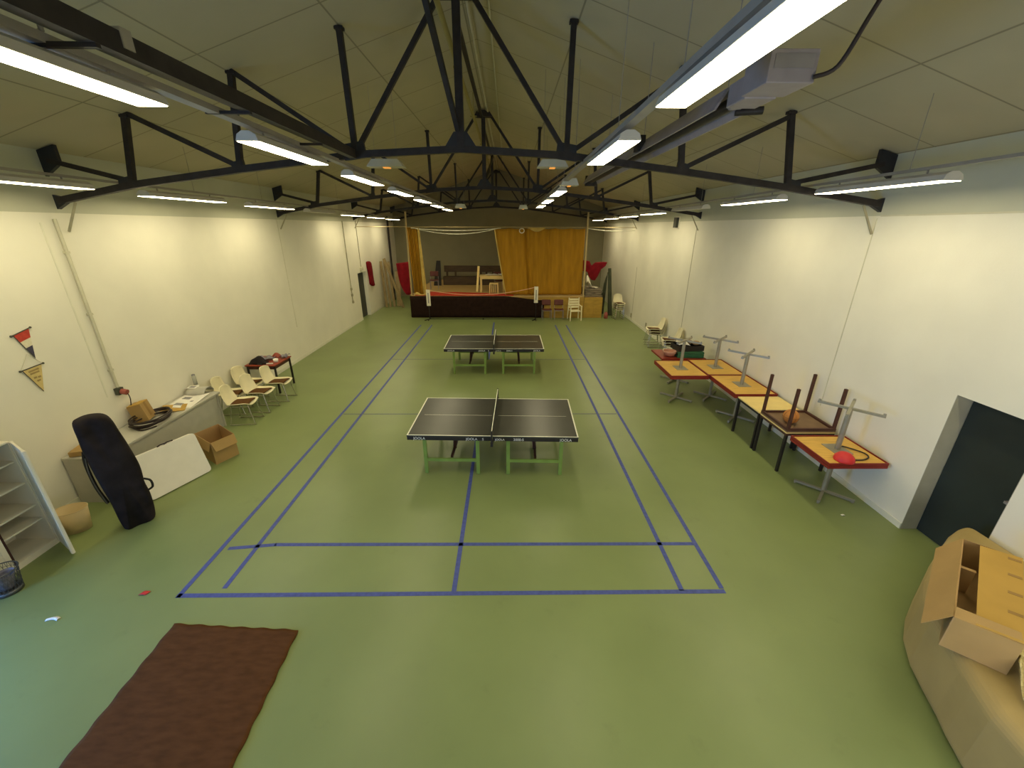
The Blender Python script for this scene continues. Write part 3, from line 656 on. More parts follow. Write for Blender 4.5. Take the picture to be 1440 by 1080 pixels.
# dark bench and panel at the back of the stage
db = thing('wooden_bench', 'long dark wooden bench at the back of the stage', 'bench', (-1.35, 18.95, SZ))
MB().b2((-1.45, -.03, .62), (1.95, .03, .95)).build('backrest', M['darkwood'], db)
MB().b2((-1.45, -.5, .0), (1.2, -.44, .38)).b2((-1.45, -.5, .38), (1.2, -.02, .42)).build('seat', M['darkwood'], db)
for x in (-1.3, -.85, .5, .8, 1.15): MB().b2((x-.05, -.02, .0), (x+.05, .03, .62)).build('leg', M['darkwood'], db)
tag(MB().prism([(-.27, 0), (.12, 0), (.14, 1.25), (-.06, 1.25)], -.04, .04, M4=Matrix.Translation((-3.0, 18.25, SZ)) @ RXZ).build('dark_panel', M['black']), 'dark upright panel standing at the left end of the stage bench', 'panel')
tag(MB().b2((-4.4, 18.9, SZ), (-3.55, 19.25, SZ+.62)).build('wooden_crate', M['darkwood']), 'dim wooden crate at the left rear of the stage', 'crate') if False else None
# red cloths
rcl = MB().sheet(lambda u, v: (-4.35+.62*u+.08*v*(1-u)+(.24*v**4)*(1-u), 15.30+.05*sin(5*u)+.03*sin(11*u+2*v), 2.33+.08*u-.0*v-(1.36+.14*u)*v), 18, 20, .02)
tag(rcl.build('red_drape', M['redcloth']), 'dark red cloth hanging upright left of the stage curtain', 'cloth')
MBx = MB().sheet(lambda u, v: (XL+.045+.02*sin(3*u), 15.62+.56*u+.14*v+.04*sin(7*v)*(u-.5), 2.36-.10*u-1.0*v-.06*sin(pi*u)*(1 if v > .5 else -1)), 12, 14, .06)
tag(MBx.build('red_pad', M['redcloth']), 'dark red pad hanging on the left wall beside the dark door', 'pad')
poly = [(4.06, 2.44), (4.35, 2.40), (4.45, 2.20), (4.62, 2.34), (5.00, 2.36), (5.18, 2.35), (5.10, 2.18), (4.90, 2.02), (4.78, 1.72), (4.66, 1.52), (4.50, 1.55), (4.36, 1.72), (4.28, 1.92), (4.06, 1.95)]
rp = MB().prism(poly, -.04, .04, M4=Matrix.Translation((0, 16.0, 0)) @ RXZ)
tag(rp.build('red_drape', M['redcloth'], bevel=.03), 'dark red cloth bunched up behind the right stage post', 'cloth')
# planks leaning in the far left corner
for i, (bx, by, tx, ty, tz, w, d) in enumerate(((-5.56, 17.30, -5.70, 17.55, 2.24, .11, .05), (-5.38, 17.36, -5.60, 17.75, 2.34, .10, .05), (-5.20, 17.45, -5.44, 17.95, 2.20, .11, .05), (-5.00, 17.60, -5.06, 18.1, 1.72, .22, .03), (-4.70, 17.25, -5.50, 17.45, 2.38, .12, .05))):
    lab = ('pale plank leaning in the far left corner, closest to the wall', 'second pale plank from the wall leaning in the far left corner', 'third pale plank from the wall leaning in the far left corner', 'short wide pale plank among those leaning in the far left corner', 'pale plank leaning steeply across the others in the far left corner')[i]
    tag(MB().bar((bx, by, .02), (tx, ty, tz), w, d, up=(0, 1, 0)).build('plank', M['plank']), lab, 'plank', 'planks leaning in the corner')
# right rear: mats, white bag, green roll
for k in range(4):
    tag(MB().b2((4.06, 15.05+.02*k, .905+.09*k), (4.86-.05*(k % 2), 16.3, .985+.09*k)).build('gym_mat', M['matdark'], bevel=.015), ('bottom', 'second from bottom', 'third from bottom', 'topmost')[k]+' folded mat in the pile on the ochre stage block', 'mat', 'folded mats on the stage block')
tag(MB().sheet(lambda u, v: (4.12+.55*u-.16*v*u, 15.25+.3*v, 1.30+.52*math.exp(-((u-.15)/.28)**2)*(.5+.5*sin(pi*v))+.02*sin(20*u)), 20, 10, .01).build('white_sheet', M['white']), 'white crumpled sheet on top of the mat pile', 'sheet')
tag(MB().tube([(5.36, 15.42, .02), (5.20, 15.55, 2.12)], [.10, .07], 14).build('rolled_carpet', M['greencloth']), 'grey green carpet roll leaning beside the stage block', 'roll')
tag(MB().sheet(lambda u, v: (4.90+.26*u*(1-.2*v), 15.72+.05*sin(12*u), .03+1.9*(1-v)**.8*(.35+.65*u)), 12, 12, .03).build('dust_sheet', M['greencloth']), 'grey green sheet draped between the mats and the carpet roll', 'sheet')
tag(MB().lathe([(.001, 0), (.09, 0), (.09, .2), (.05, .28), (.001, .28)], (5.03, 14.80, 0), 14).build('red_canister', M['socket']), 'small red canister on the floor right of the stage block', 'canister')
# wall fittings
wp = thing('wall_pipe', 'pale vertical pipe on the left wall above the red socket', 'pipe', (XL, 2.8, 1.4))
MB().tube([(.03, 0, 0), (.03, 0, 2.55)], .022, 8).build('pipe', M['pipe'], wp)
for z in (.3, 1.2, 2.1): MB().b2((0, -.03, z-.015), (.05, .03, z+.015)).build('clip', M['pipe'], wp)
sk2 = thing('wall_socket', 'red socket box on the left wall above the grey counter', 'socket', (XL, 2.8, 1.33))
MB().b2((0, -.05, -.05), (.07, .05, .06)).build('box', M['rod'], sk2)
MB().tube([(.07, 0, 0), (.15, .01, -.02)], .045, 12).build('plug', M['socket'], sk2)
MB().tube(smooth_path([(.15, .01, -.04), (.14, .03, -.15), (.10, .02, -.35), (.09, .0, -.56)]), .007, 6).build('cord', M['cable'], sk2)
wc = thing('wall_conduit', 'thin conduit with small switches low on the left wall before the door', 'conduit', (XL, 13.45, .95))
MB().tube([(.02, 0, .0), (.02, 0, 3.1)], .018, 6).build('pipe', M['seam'], wc)
for z in (.0, .28, .52): MB().b2((0, -.05, z-.05), (.05, .05, z+.05)).build('switch_box', M['seam'], wc)
wc2 = thing('wall_conduit', 'thin conduit running down to the lamp above the left door', 'conduit', (XL, 14.9, 2.1))
MB().tube([(.02, 0, .1), (.02, 0, 2.0)], .014, 6).build('pipe', M['seam'], wc2)
MB().b2((0, -.14, -.04), (.07, .14, .10)).build('exit_lamp', M['pipe'], wc2)
tag(MB().tube([(XL+.06, 19.6, .01), (XL+.06, 19.6, 4.35)], .05, 10).build('down_pipe', M['steel']), 'dark vertical pipe in the far left corner', 'pipe')
wv = thing('wall_speaker', 'small dark box high on the right wall', 'speaker', (XR, 10.45, 4.0))
MB().b2((-.10, -.11, -.15), (-.02, .11, .15)).build('case', M['doorgrey'], wv)
MB().b2((-.02, -.16, -.18), (0, .16, .18)).build('back_plate', M['trim'], wv)
for y, z in ((12.2, .28), (14.25, .25)):
    o = thing('wall_outlet', 'small dark outlet low on the right wall, %s' % ('nearer the viewer' if y < 13 else 'nearer the stage'), 'outlet', (XR, y, z), group='low wall outlets')
    MB().b2((-.03, -.05, -.09), (0, .05, .09)).build('cover', M['seam'], o)

# ------------------------------------------------------------------ cream shell chairs
def make_shell(label, loc, rz, group):
    t = thing('shell_chair', label, 'chair', loc, rz, group)     # faces local +X
    def shell(u, v):
        # v: 0 front edge .. 1 top of back; u: across
        s_ = (u-.5)*2
        if v < .5:
            k = v/.5; x = .22-.44*k; z = .455-.03*sin(pi*k*.6)+.015*(1-k)**6*-3; w = .215-.02*(1-k)**3+.0*k
        else:
            k = (v-.5)/.5; x = -.22-.11*k-.03*sin(pi*k); z = .43+.40*k; w = .215-.05*k**2
            z = .43+.12*k*k*(1-k)+.39*k
        r = abs(s_)**3
        return (x+.05*r*(1 if v > .5 else .2), s_*w, z+.05*r*(1 if v < .5 else 0)-.04*r*(v > .93))
    sh = MB().sheet(shell, 12, 26, .012).build('shell', M['cream'], t)
    MB().sheet(lambda u, v: (.185-.36*v, (u-.5)*.34*(1-.12*abs(2*v-1)**3), .462-.022*sin(pi*v*.6)+.012*sin(pi*u)), 10, 10, .022).build('seat_pad', M['seatpad'], t)
    for s_ in (-1, 1):
        y = s_*.19
        MB().tube([(.16, s_*.15, .425), (.24, y, .015)], .010, 8).build('leg', M['chrome'], t)
        MB().tube([(-.16, s_*.15, .41), (-.23, y, .015)], .010, 8).build('leg', M['chrome'], t)
        MB().tube([(-.25, y, .011), (.27, y, .011)], .010, 8).build('runner', M['chrome'], t)
    MB().tube([(.16, -.15, .42), (.16, .15, .42)], .009, 8).build('cross_rail', M['chrome'], t)
    return t
GC = 'cream shell chairs with brown pads'
SC0 = make_shell('cream chair with brown seat pad nearest to the open cardboard box', (-4.92, 4.38, 0), .12, GC)
dup(SC0, 'cream chair with brown seat pad, middle one of the three facing the court', (-4.90, 4.98, 0), -.05)
dup(SC0, 'cream chair with brown seat pad before the small red table, farthest on the left', (-4.80, 5.58, 0), .0)
dup(SC0, 'cream chair with brown seat pad at the left wall, next to the grey counter', (-5.42, 4.86, 0), .1)
dup(SC0, 'cream chair with brown seat pad at the left wall, nearest the black bag', (-5.42, 5.52, 0), -.1)
def stack(x, y, rz, n, where):
    for k in range(n):
        nm = {1: ('bottom', 'top'), 2: ('bottom', 'middle', 'top'), 3: ('bottom', 'second', 'third', 'top')}[n-1][k]
        dx = .025*k
        dup(SC0, '%s cream chair of the stack %s' % (nm, where), (x-dx*cos(rz)*-1, y-dx*sin(rz)*-1, .085*k), rz, 'stacked cream chairs')
stack(5.66, 10.2, pi, 3, 'against the right wall, between the tables and the stage')
stack(5.66, 8.75, pi-.1, 3, 'against the right wall, just beyond the red table')
stack(5.55, 14.75, -pi/2+.1, 4, 'in the far right corner beside the stage block')

# ------------------------------------------------------------------ tables along the right wall
def make_pedestal(label, loc, rot, group, L=1.15, W=.82):
    t = thing('pedestal_table', label, 'table', loc, 0, group, rot)
    H = .74
    MB().b2((-W/2, -L/2, H-.022), (W/2, L/2, H)).build('tabletop', M['redtop'], t)
    MB().b2((-W/2+.012, -L/2+.012, H-.032), (W/2-.012, L/2-.012, H-.0225)).build('underside', M['ply'], t)
    e = .014
    MB().b2((-W/2-e, -L/2-e, H-.042), (-W/2, L/2+e, H-.001)).b2((W/2, -L/2-e, H-.042), (W/2+e, L/2+e, H-.001)).b2((-W/2, -L/2-e, H-.042), (W/2, -L/2, H-.001)).b2((-W/2, L/2, H-.042), (W/2, L/2+e, H-.001)).build('edge_band', M['rededge'], t)
    MB().b2((-.13, -.15, H-.040), (.13, .15, H-.032)).build('mounting_plate', M['brushed'], t)
    MB().tube([(0, 0, .05), (0, 0, H-.040)], .036, 14).build('column', M['brushed'], t)
    r = .39
    f = MB()
    for a in (-pi/4, pi/4):
        d = Vector((cos(a), sin(a), 0))
        MB().bar(-d*r+Vector((0, 0, .04)), d*r+Vector((0, 0, .04)), .04, .035).build('foot_bar', M['brushed'], t)
        for s_ in (-1, 1):
            p = d*r*s_*.95; f.tube([(p.x, p.y, 0), (p.x, p.y, .03)], .018, 8)
    f.build('glide', M['brushed'], t)
    return t
UP = (pi, 0, 0)
GU, GD = 'pedestal tables standing on the floor', 'pedestal tables lying upside down on others'
UZ = 1.4825
PA = make_pedestal('pedestal table standing nearest to the dark green door, under an upturned one', (5.545, 1.86, 0), (0, 0, 0), GU, L=.80)
dup(PA, 'upturned pedestal table nearest to the dark green door, with the red dome on it', (5.545, 1.86, UZ), 0, GD, rot=UP)
PB = make_pedestal('pedestal table standing next to the pale yellow topped table, under an upturned one', (5.545, 4.535, 0), (0, 0, 0), GU, L=1.10)
dup(PB, 'upturned pedestal table next to the pale yellow topped table', (5.545, 4.535, UZ), 0, GD, rot=UP)
dup(PB, 'pedestal table standing at the wall next to the red table, under an upturned one', (5.53, 5.68, 0), 0, GU)
dup(PB, 'upturned pedestal table at the wall next to the red table', (5.53, 5.68, UZ), 0, GD, rot=UP)
dup(PB, 'pedestal table standing out from the row toward the court, under an upturned one', (4.67, 5.60, 0), 0, GU)
dup(PB, 'upturned pedestal table jutting out from the row toward the court', (4.67, 5.60, UZ), 0, GD, rot=UP)
dup(PB, 'red topped table with the green case at the far end of the row', (5.10, 6.84, 0), 0, 'red topped tables', rot=(0, 0, pi/2))
def make_legged(label, loc, top, rim, under, W=.80, L=.735, rot=(0, 0, 0), group=None, H=.75, leg='black'):
    t = thing('school_table', label, 'table', loc, 0, group, rot)
    MB().b2((-W/2, -L/2, H-.022), (W/2, L/2, H)).build('tabletop', M[top], t)
    MB().b2((-W/2+.03, -L/2+.03, H-.026), (W/2-.03, L/2-.03, H-.0225)).build('underside', M[under], t)
    fr = MB()
    for y in (-L/2+.02, L/2-.02): fr.b2((-W/2+.0, y-.018, H-.062), (W/2-.0, y+.018, H-.0225))
    for x in (-W/2+.02, W/2-.02): fr.b2((x-.018, -L/2+.038, H-.062), (x+.018, L/2-.038, H-.0225))
    fr.build('frame', M[rim], t)
    for x in (-W/2+.025, W/2-.025):
        for y in (-L/2+.025, L/2-.025):
            MB().b2((x-.02, y-.02, 0), (x+.02, y+.02, H-.062)).build('leg', M[leg], t)
    return t
make_legged('pale yellow topped school table with dark square legs', (5.56, 3.565, 0), 'plypale', 'black', 'cardin')
make_legged('school table with dark legs under the upturned brown table', (5.56, 2.80, 0), 'plypale', 'darkbrown', 'cardin')
make_legged('upturned brown school table with four dark legs in the air, basketball inside', (5.56, 2.80, 1.5025), 'brownboard', 'darkbrown', 'brownboard', rot=UP, leg='darkbrown')
bk = MB().ball((0, 0, 0), .12, 16).build('basketball', M['ball']); bk.location = (5.38, 2.72, .902)
tag(bk, 'orange basketball lying inside the upturned brown table', 'ball')
sm = MB()
for R in (Matrix.Identity(3), Matrix.Rotation(pi/2, 3, 'X'), Matrix.Rotation(pi/2, 3, 'Y')):
    sm.tube([R @ Vector((.1195*cos(t), .1195*sin(t), 0)) for t in [2*pi*k/40 for k in range(40)]], .0022, 6, closed=True)
sm.build('seam', M['black'], bk)
rd = MB().lathe([(.125, 0), (.128, .02), (.115, .06), (.08, .10), (.04, .12), (.001, .125)], (0, 0, 0), 22).lathe([(.001, .001), (.125, .0)], (0, 0, 0), 22).build('rubber_dome', M['redrub']); rd.location = (5.40, 1.545, .782)
tag(rd, 'red rubber dome on the nearest upturned table', 'dome')
cb = MB().tube(smooth_path([(5.52, 1.53, .792), (5.66, 1.53, .792), (5.80, 1.60, .792), (5.83, 1.72, .792), (5.72, 1.87, .792), (5.66, 1.92, .792)]), .010, 8).build('cable_piece', M['cable'])
tag(cb, 'short curved black cable behind the red dome', 'cable')
MB().tube([(5.66, 1.92, .793), (5.61, 1.96, .793)], .014, 8).build('cable_end', M['brass'], cb)
# things on the red table
gcs = thing('flat_case', 'flat dark green case on the red table', 'case', (5.32, 6.72, .742), -.05)
MB().b2((-.36, -.26, 0), (.30, .20, .10)).build('lower_shell', M['greencase'], gcs, bevel=.01)
MB().b2((-.36, -.26, .104), (.30, .20, .155)).build('lid', M['greencase'], gcs, bevel=.01)
bc = thing('black_tray', 'black open tray of papers on top of the green case', 'tray', (5.30, 6.78, .898), .12)
MB().b2((-.36, -.24, 0), (.32, .22, .012)).b2((-.36, -.24, .012), (-.345, .22, .13)).b2((.305, -.24, .012), (.32, .22, .13)).b2((-.345, -.24, .012), (.305, -.225, .13)).b2((-.345, .205, .012), (.305, .22, .13)).build('tray', M['black'], bc)
tag(MB().sheet(lambda u, v: (5.0+.30*u, 6.62+.34*v, 1.045+.02*sin(4*u+3*v)+.03*v), 10, 8, .005).build('paper_sheet', M['paper']), 'white paper sheets lying over the black tray', 'paper')
tag(MB().ball((5.38, 6.90, 1.055), .075, 12, .8).build('wicker_basket', M['plank']), 'tan round bundle standing in the black tray', 'basket')
tag(MB().ball((5.53, 6.83, 1.045), .10, 12, .55).build('bread_basket', M['cardin']), 'brown flat bundle at the wall end of the black tray', 'basket')
tag(MB().lathe([(.05, 0), (.12, .03), (.16, .10), (.165, .15), (.158, .15), (.15, .10), (.11, .04), (.001, .02)], (4.80, 6.65, .742), 22).build('glass_bowl', M['pinkglass']), 'large pinkish glass bowl on the corner of the red table', 'bowl')
tag(MB().lathe([(.001, 0), (.05, 0), (.075, .05), (.08, .10), (.07, .10), (.001, .03)], (4.81, 6.93, .742), 20).build('white_jar', M['cream']), 'pale round jar behind the pinkish glass bowl', 'jar')

# ------------------------------------------------------------------ left side
# cabinet with open doors
cb = thing('cupboard', 'white cupboard at the near left wall, its right door open on empty shelves', 'cupboard', (XL+.02, .34, 0))
W_, D_, H_ = .50, .52, 1.50
MB().b2((0, -.52, 0), (.015, W_, H_)).b2((.015, -.52, 0), (D_, -.50, H_)).b2((.015, W_-.02, 0), (D_, W_, H_)).b2((.015, -.50, H_-.02), (D_, W_-.02, H_)).b2((.015, -.50, .0), (D_, W_-.02, .075)).build('carcass', M['white'], cb)
for z in (.40, .60, .92, 1.22): MB().b2((.016, -.499, z), (D_-.03, W_-.021, z+.018)).build('shelf', M['white'], cb)
def doorpanel(name, hinge, ang, w, m):
    d = Vector((cos(ang), sin(ang), 0)); h = Vector(hinge)
    p = h+d*w/2+Vector((0, 0, .04+.73))
    o = MB().box(p, (w, .022, 1.46), Matrix.Rotation(ang, 3, 'Z')).build(name, m, cb, bevel=.003)
    for k in (.03, w-.03):
        q = h+d*k+Vector((0, 0, .77)); MB().box(q, (.05, .036, 1.45), Matrix.Rotation(ang, 3, 'Z')).build('stile', m, o)
    return o
doorpanel('door', (D_+.015, W_-.0, 0), -.52, .50, M['white'])
doorpanel('door', (D_+.022, -.51, 0), pi/2, .505, M['white'])
MB().b2((D_+.004, -.004, .04), (D_+.036, .016, 1.49)).build('rubber_edge', M['maroon'], cb)
tag(MB().b2((XL+.06, .40, 1.502), (XL+.46, .76, 1.56)).build('cardboard_tray', M['card'], bevel=.004), 'flat cardboard piece on top of the white cupboard', 'cardboard')
tag(MB().b2((XL+.10, .42, 1.292), (XL+.44, .70, 1.40)).build('grey_device', M['trunk'], bevel=.01), 'dark grey device on the top shelf of the cupboard', 'device')
# waste bins
mbn = thing('mesh_waste_bin', 'dark wire mesh waste bin before the cupboard', 'bin', (-5.04, .07, 0))
lt = MB(); n = 26; h = .29
for k in range(n):
    a = 2*pi*k/n; b_ = a+.9
    for s_ in (1, -1):
        lt.tube([(.115*cos(a), .115*sin(a), .012), (.148*cos(a+s_*.45), .148*sin(a+s_*.45), h)], .0022, 4)
for z in (.06, .12, .18, .24): lt.tube([((.115+.033*z/h)*cos(t), (.115+.033*z/h)*sin(t), z) for t in [2*pi*k/24 for k in range(24)]], .002, 4, closed=True)
lt.build('mesh_wall', M['mesh'], mbn)
MB().tube([(.149*cos(t), .149*sin(t), h) for t in [2*pi*k/30 for k in range(30)]], .007, 8, closed=True).build('rim', M['mesh'], mbn)
MB().lathe([(.001, 0), (.118, 0), (.12, .05), (.116, .05), (.112, .006), (.001, .006)], (0, 0, 0), 24).build('base', M['mesh'], mbn)
MB().sheet(lambda u, v: ((.05+.06*v)*cos(6.283*u), (.05+.06*v)*sin(6.283*u), .03+.2*v+.015*sin(9*u)), 24, 6, .002).build('bin_liner', M['bluegrey'], mbn)
bb2 = thing('waste_bin', 'beige plastic waste bin beside the open cupboard door', 'bin', (-5.25, 1.08, 0), .35)
MB().lathe([(.001, 0), (.145, 0), (.185, .33), (.177, .33), (.138, .008), (.001, .008)], (0, 0, 0), 26, sy=.75).build('body', M['beige'], bb2)
MB().tube([(.183*cos(t), .183*.75*sin(t), .33) for t in [2*pi*k/36 for k in range(36)]], .006, 8, closed=True).build('rim', M['beige'], bb2)
# counter
ct = thing('counter', 'long grey white counter along the left wall', 'counter', (XL+.01, 1.66, 0))
MB().b2((.0, 0, .715), (.59, 2.55, .75)).build('worktop', M['counter'], ct, bevel=.004)
for y in (.0, 2.49): MB().b2((.02, y, .0), (.56, y+.03, .714)).build('side_panel', M['counter'], ct)
MB().b2((.50, .03, .0), (.53, 2.49, .714)).build('front_panel', M['counter'], ct)
CZ = .751
# bag
bg = thing('equipment_bag', 'tall navy black bag standing before the grey counter', 'bag', (-4.62, 1.17, 0), radians(48.8))
prof_ = smooth_path([(v_[0], 0, v_[1]) for v_ in ((-.05, .005), (.10, .004), (.245, .02), (.285, .12), (.30, .37), (.285, .59), (.30, .83), (.271, 1.115), (.235, 1.36), (.207, 1.54), (.153, 1.63), (.05, 1.662), (-.068, 1.645), (-.135, 1.60), (-.143, 1.425), (-.147, 1.175), (-.122, .74), (-.098, .44), (-.088, .15), (-.075, .03))], 4)
n_ = len(prof_); cen = Vector((.08, 0, .8))
vs = []; fs = []; rings = ((-.15, .80), (-.145, .90), (-.125, .965), (-.09, .99), (-.04, 1.0), (.04, 1.0), (.09, .99), (.125, .965), (.145, .90), (.15, .80))
for (yy, k_) in rings:
    for p_ in prof_:
        q_ = Vector((cen.x+(p_.x-cen.x)*(1-(1-k_)*1.3), yy*(.8+.2*sin(pi*min(1, p_.z/1.7)))+.012*sin(9*p_.z+20*p_.x), max(.002, p_.z-(1-k_)*.5*(p_.z-.8))))
        if p_.z < .05: q_.z = max(.002, p_.z)
        vs.append(q_)
for a_ in range(len(rings)-1):
    for b_ in range(n_-1): fs.append((a_*n_+b_, (a_+1)*n_+b_, (a_+1)*n_+b_+1, a_*n_+b_+1))
    fs.append((a_*n_+n_-1, (a_+1)*n_+n_-1, (a_+1)*n_, a_*n_))
e_ = (len(rings)-1)*n_
for o2, sgn in ((0, 1), (e_, -1)):
    c_ = len(vs); vs.append(Vector((.08, -.158 if sgn > 0 else .158, .8)))
    for b_ in range(n_): fs.append((c_, o2+b_, o2+(b_+1) % n_) if sgn > 0 else (c_, o2+(b_+1) % n_, o2+b_))
MB().add(vs, fs, 0, True).build('body', M['bag'], bg)
MB().tube(smooth_path([(-.148, -.06, 1.15), (-.168, -.07, .95), (-.158, -.07, .72), (-.125, -.07, .45)]), .006, 8).build('zip', M['silver'], bg)
MB().tube(smooth_path([(-.14, -.02, 1.22), (-.165, -.03, 1.05), (-.16, -.04, .72), (-.12, -.03, .45)]), .020, 8).build('shoulder_strap', M['strap'], bg)
MB().tube(smooth_path([(.285, -.03, .62), (.345, -.05, .57), (.345, -.05, .47), (.285, -.03, .43)]), .014, 8).build('carry_handle', M['strap'], bg)
# folded table leaning against the counter
fb = thing('folding_table', 'folded white plastic table leaning on the grey counter', 'table')
b0 = Vector((-4.72, 1.66, .005)); b1 = Vector((-4.39, 2.50, .005)); ax = (b1-b0).normalized(); nrm = Vector((ax.y, -ax.x, 0))
tilt = radians(15); upv = (Vector((0, 0, 1))*cos(tilt)-nrm*sin(tilt)); outv = (nrm*cos(tilt)+Vector((0, 0, 1))*sin(tilt))
M4 = Matrix.Identity(4)
for r_ in range(3): M4[r_][0] = ax[r_]; M4[r_][1] = upv[r_]; M4[r_][2] = outv[r_]
o_ = (b0+b1)/2+Vector((0, 0, .012)); M4[0][3], M4[1][3], M4[2][3] = o_
rr = .05; hw_ = .45; hh = .70; cor = []
for cx_, cy_, a0 in ((hw_-rr, hh-rr, 0), (-hw_+rr, hh-rr, 90), (-hw_+rr, rr, 180), (hw_-rr, rr, 270)):
    for k in range(6): a = radians(a0+18*k); cor.append((cx_+rr*cos(a), cy_+rr*sin(a)))
MB().prism(cor, -.044, -.003, M4=M4).prism([(x*.985, .008+y*.975) for x, y in cor], -.050, -.044, M4=M4).prism(cor, -.092, -.050, M4=M4).build('panel', M['whiteplastic'], fb)
hd_ = MB()
for k in (-.03, .06):
    hd_.tube([M4 @ Vector((k-.03, hh+.005, -.06)), M4 @ Vector((k+.00, hh+.022, -.03)), M4 @ Vector((k+.08, hh+.018, -.01))], .011, 8)
hd_.build('handle', M['cable'], fb)
# open cardboard box
def open_box(name, label, P, h, flaps, mtag, group=None, th=.006, z0=0.):
    """P: four plan corners anticlockwise, flaps: (edge, length, angle from outward horizontal in degrees)"""
    c = sum((Vector((*p, 0)) for p in P), Vector())/4
    t = thing(name, label, 'box', (c.x, c.y, z0), group=group)
    Q = [Vector((*p, 0))-Vector((c.x, c.y, 0)) for p in P]
    wl = MB(); wl.prism([(q.x, q.y) for q in Q], .001, .006, 1)
    for i in range(4):
        a, b = Q[i], Q[(i+1) % 4]; d = (b-a).normalized(); nn = Vector((d.y, -d.x, 0))
        ia = a-nn*th; ib = b-nn*th
        vs = [a, b, ib+Vector(-d*th*0), ia, ]
        V = [a+Vector((0, 0, .006)), b+Vector((0, 0, .006)), ib+Vector((0, 0, .006)), ia+Vector((0, 0, .006))]
        V += [v+Vector((0, 0, h-.006)) for v in V]
        wl.add(V, [(0, 1, 5, 4)], 0); wl.add(V, [(2, 3, 7, 6), (4, 5, 6, 7), (1, 2, 6, 5), (3, 0, 4, 7)], 1)
    wl.build('walls', [M[mtag], M['cardin']], t)
    for (i, ln, ang) in flaps:
        a, b = Q[i], Q[(i+1) % 4]; d = (b-a).normalized(); nn = Vector((d.y, -d.x, 0))
        A = radians(ang); dir_ = nn*cos(A)+Vector((0, 0, 1))*sin(A); k = -nn*sin(A)+Vector((0, 0, 1))*cos(A)
        p0 = a+d*.004+Vector((0, 0, h+.001)); p1 = b-d*.004+Vector((0, 0, h+.001))
        e0 = p0+dir_*ln+d*.01; e1 = p1+dir_*ln-d*.01
        V = [p0, p1, e1, e0]; V += [v+k*.004 for v in V]
        MB().add(V, [(3, 2, 1, 0), (4, 5, 6, 7), (0, 1, 5, 4), (1, 2, 6, 5), (2, 3, 7, 6), (3, 0, 4, 7)]).build('flap', M[mtag], t)
    return t
open_box('cardboard_box', 'open cardboard box on the floor beside the folded white table', [(-4.97, 3.03), (-4.44, 2.68), (-4.27, 3.04), (-4.80, 3.42)], .42, [(0, .16, -72), (1, .17, -66)], 'card')
# things on the counter
tb = thing('tall_carton', 'closed tall cardboard carton leaning on the wall over the counter', 'carton', (XL+.20, 2.92, CZ+.016), 0, rot=(0, -.20, .28))
MB().b2((-.10, -.12, 0), (.10, .12, .30)).build('body', M['card'], tb)
MB().b2((-.095, -.115, .301), (.102, -.005, .312)).b2((-.02, .004, .301), (.104, .118, .308)).build('flap', M['cardlight'], tb)
MB().b2((.1005, -.02, .05), (.102, .03, .30)).build('tape', M['tapebrown'], tb)
cc = MB()
for k in range(6):
    a0 = random.random()*6; rx = .36+.03*random.uniform(-1, 1); ry = .20+.035*random.uniform(-1, 1); ox, oy = random.uniform(-.03, .03), random.uniform(-.03, .03)
    lp = []
    for j in range(40):
        t_ = 2*pi*j/40
        lp.append((-5.42+ox+ry*cos(t_)+.03*cos(2*t_+a0), 2.86+oy+rx*.92*sin(t_), CZ+.018+.019*k+.012*(1+sin(t_*2+a0))))
    cc.tube(lp, .012, 8, closed=True)
cc.tube(smooth_path([(-5.62, 2.60, CZ+.03), (-5.36, 2.50, CZ+.02), (-5.28, 2.55, CZ+.014), (-5.22, 2.66, CZ+.014)]), .011, 8)
tag(cc.build('cable_coil', M['cable']), 'coiled black cable lying on the grey counter', 'cable')
tag(MB().box((-5.47, 3.36, CZ+.022), (.36, .34, .006), Matrix.Rotation(.5, 3, 'Z') @ Matrix.Rotation(.10, 3, 'Y')).build('cardboard_sheet', M['cardlight']), 'yellowish cardboard sheet between the cable coil and the newspaper', 'cardboard')
def newspaper(name, label, c, sx, sy, rz, blocks, lift=.012):
    t = thing(name, label, 'paper', c, rz)
    MB().sheet(lambda u, v: ((u-.5)*sx, (v-.5)*sy, lift*(1+sin(5*u+3*v))), 12, 10, .004).build('sheet', M['paper'], t)
    for (x, y, w, h_) in blocks:
        MB().sheet(lambda u, v: (x+(u-.5)*w, y+(v-.5)*h_, lift*(1+sin(5*((x+(u-.5)*w)/sx+.5)+3*((y+(v-.5)*h_)/sy+.5)))+.003), 6, 5, .0012).build('print_block', M['ink'], t)
    return t
newspaper('newspaper', 'open newspaper with dark pictures in the middle of the counter', (-5.47, 3.70, CZ+.002), .44, .66, .12, ((-.06, -.16, .13, .11), (-.09, .15, .13, .12), (.07, .0, .05, .05)))
newspaper('leaflet', 'white leaflet with a grey picture under the bottle on the counter', (-5.66, 4.14, CZ+.12), .18, .17, .1, ((0, 0, .10, .08),), .004)
tag(MB().sheet(lambda u, v: (XL+.09+.34*u, 4.00+.30*v-.04*(1-u), CZ+.010+.105*(1-abs(2*v-1)**3)+.0*u), 8, 12, .004).build('curled_sheet', M['counter']), 'grey curled plastic sheet at the far end of the counter', 'sheet')
bt = thing('bottle', 'grey clear bottle standing at the far end of the counter', 'bottle', (-5.70, 4.28, CZ+.122))
MB().lathe([(.001, 0), (.035, 0), (.037, .16), (.03, .19), (.001, .19)], (0, 0, 0), 16).build('body', M['glass'], bt)
MB().lathe([(.001, .19), (.031, .19), (.031, .215), (.001, .22)], (0, 0, 0), 16).build('cap', M['ink'], bt)
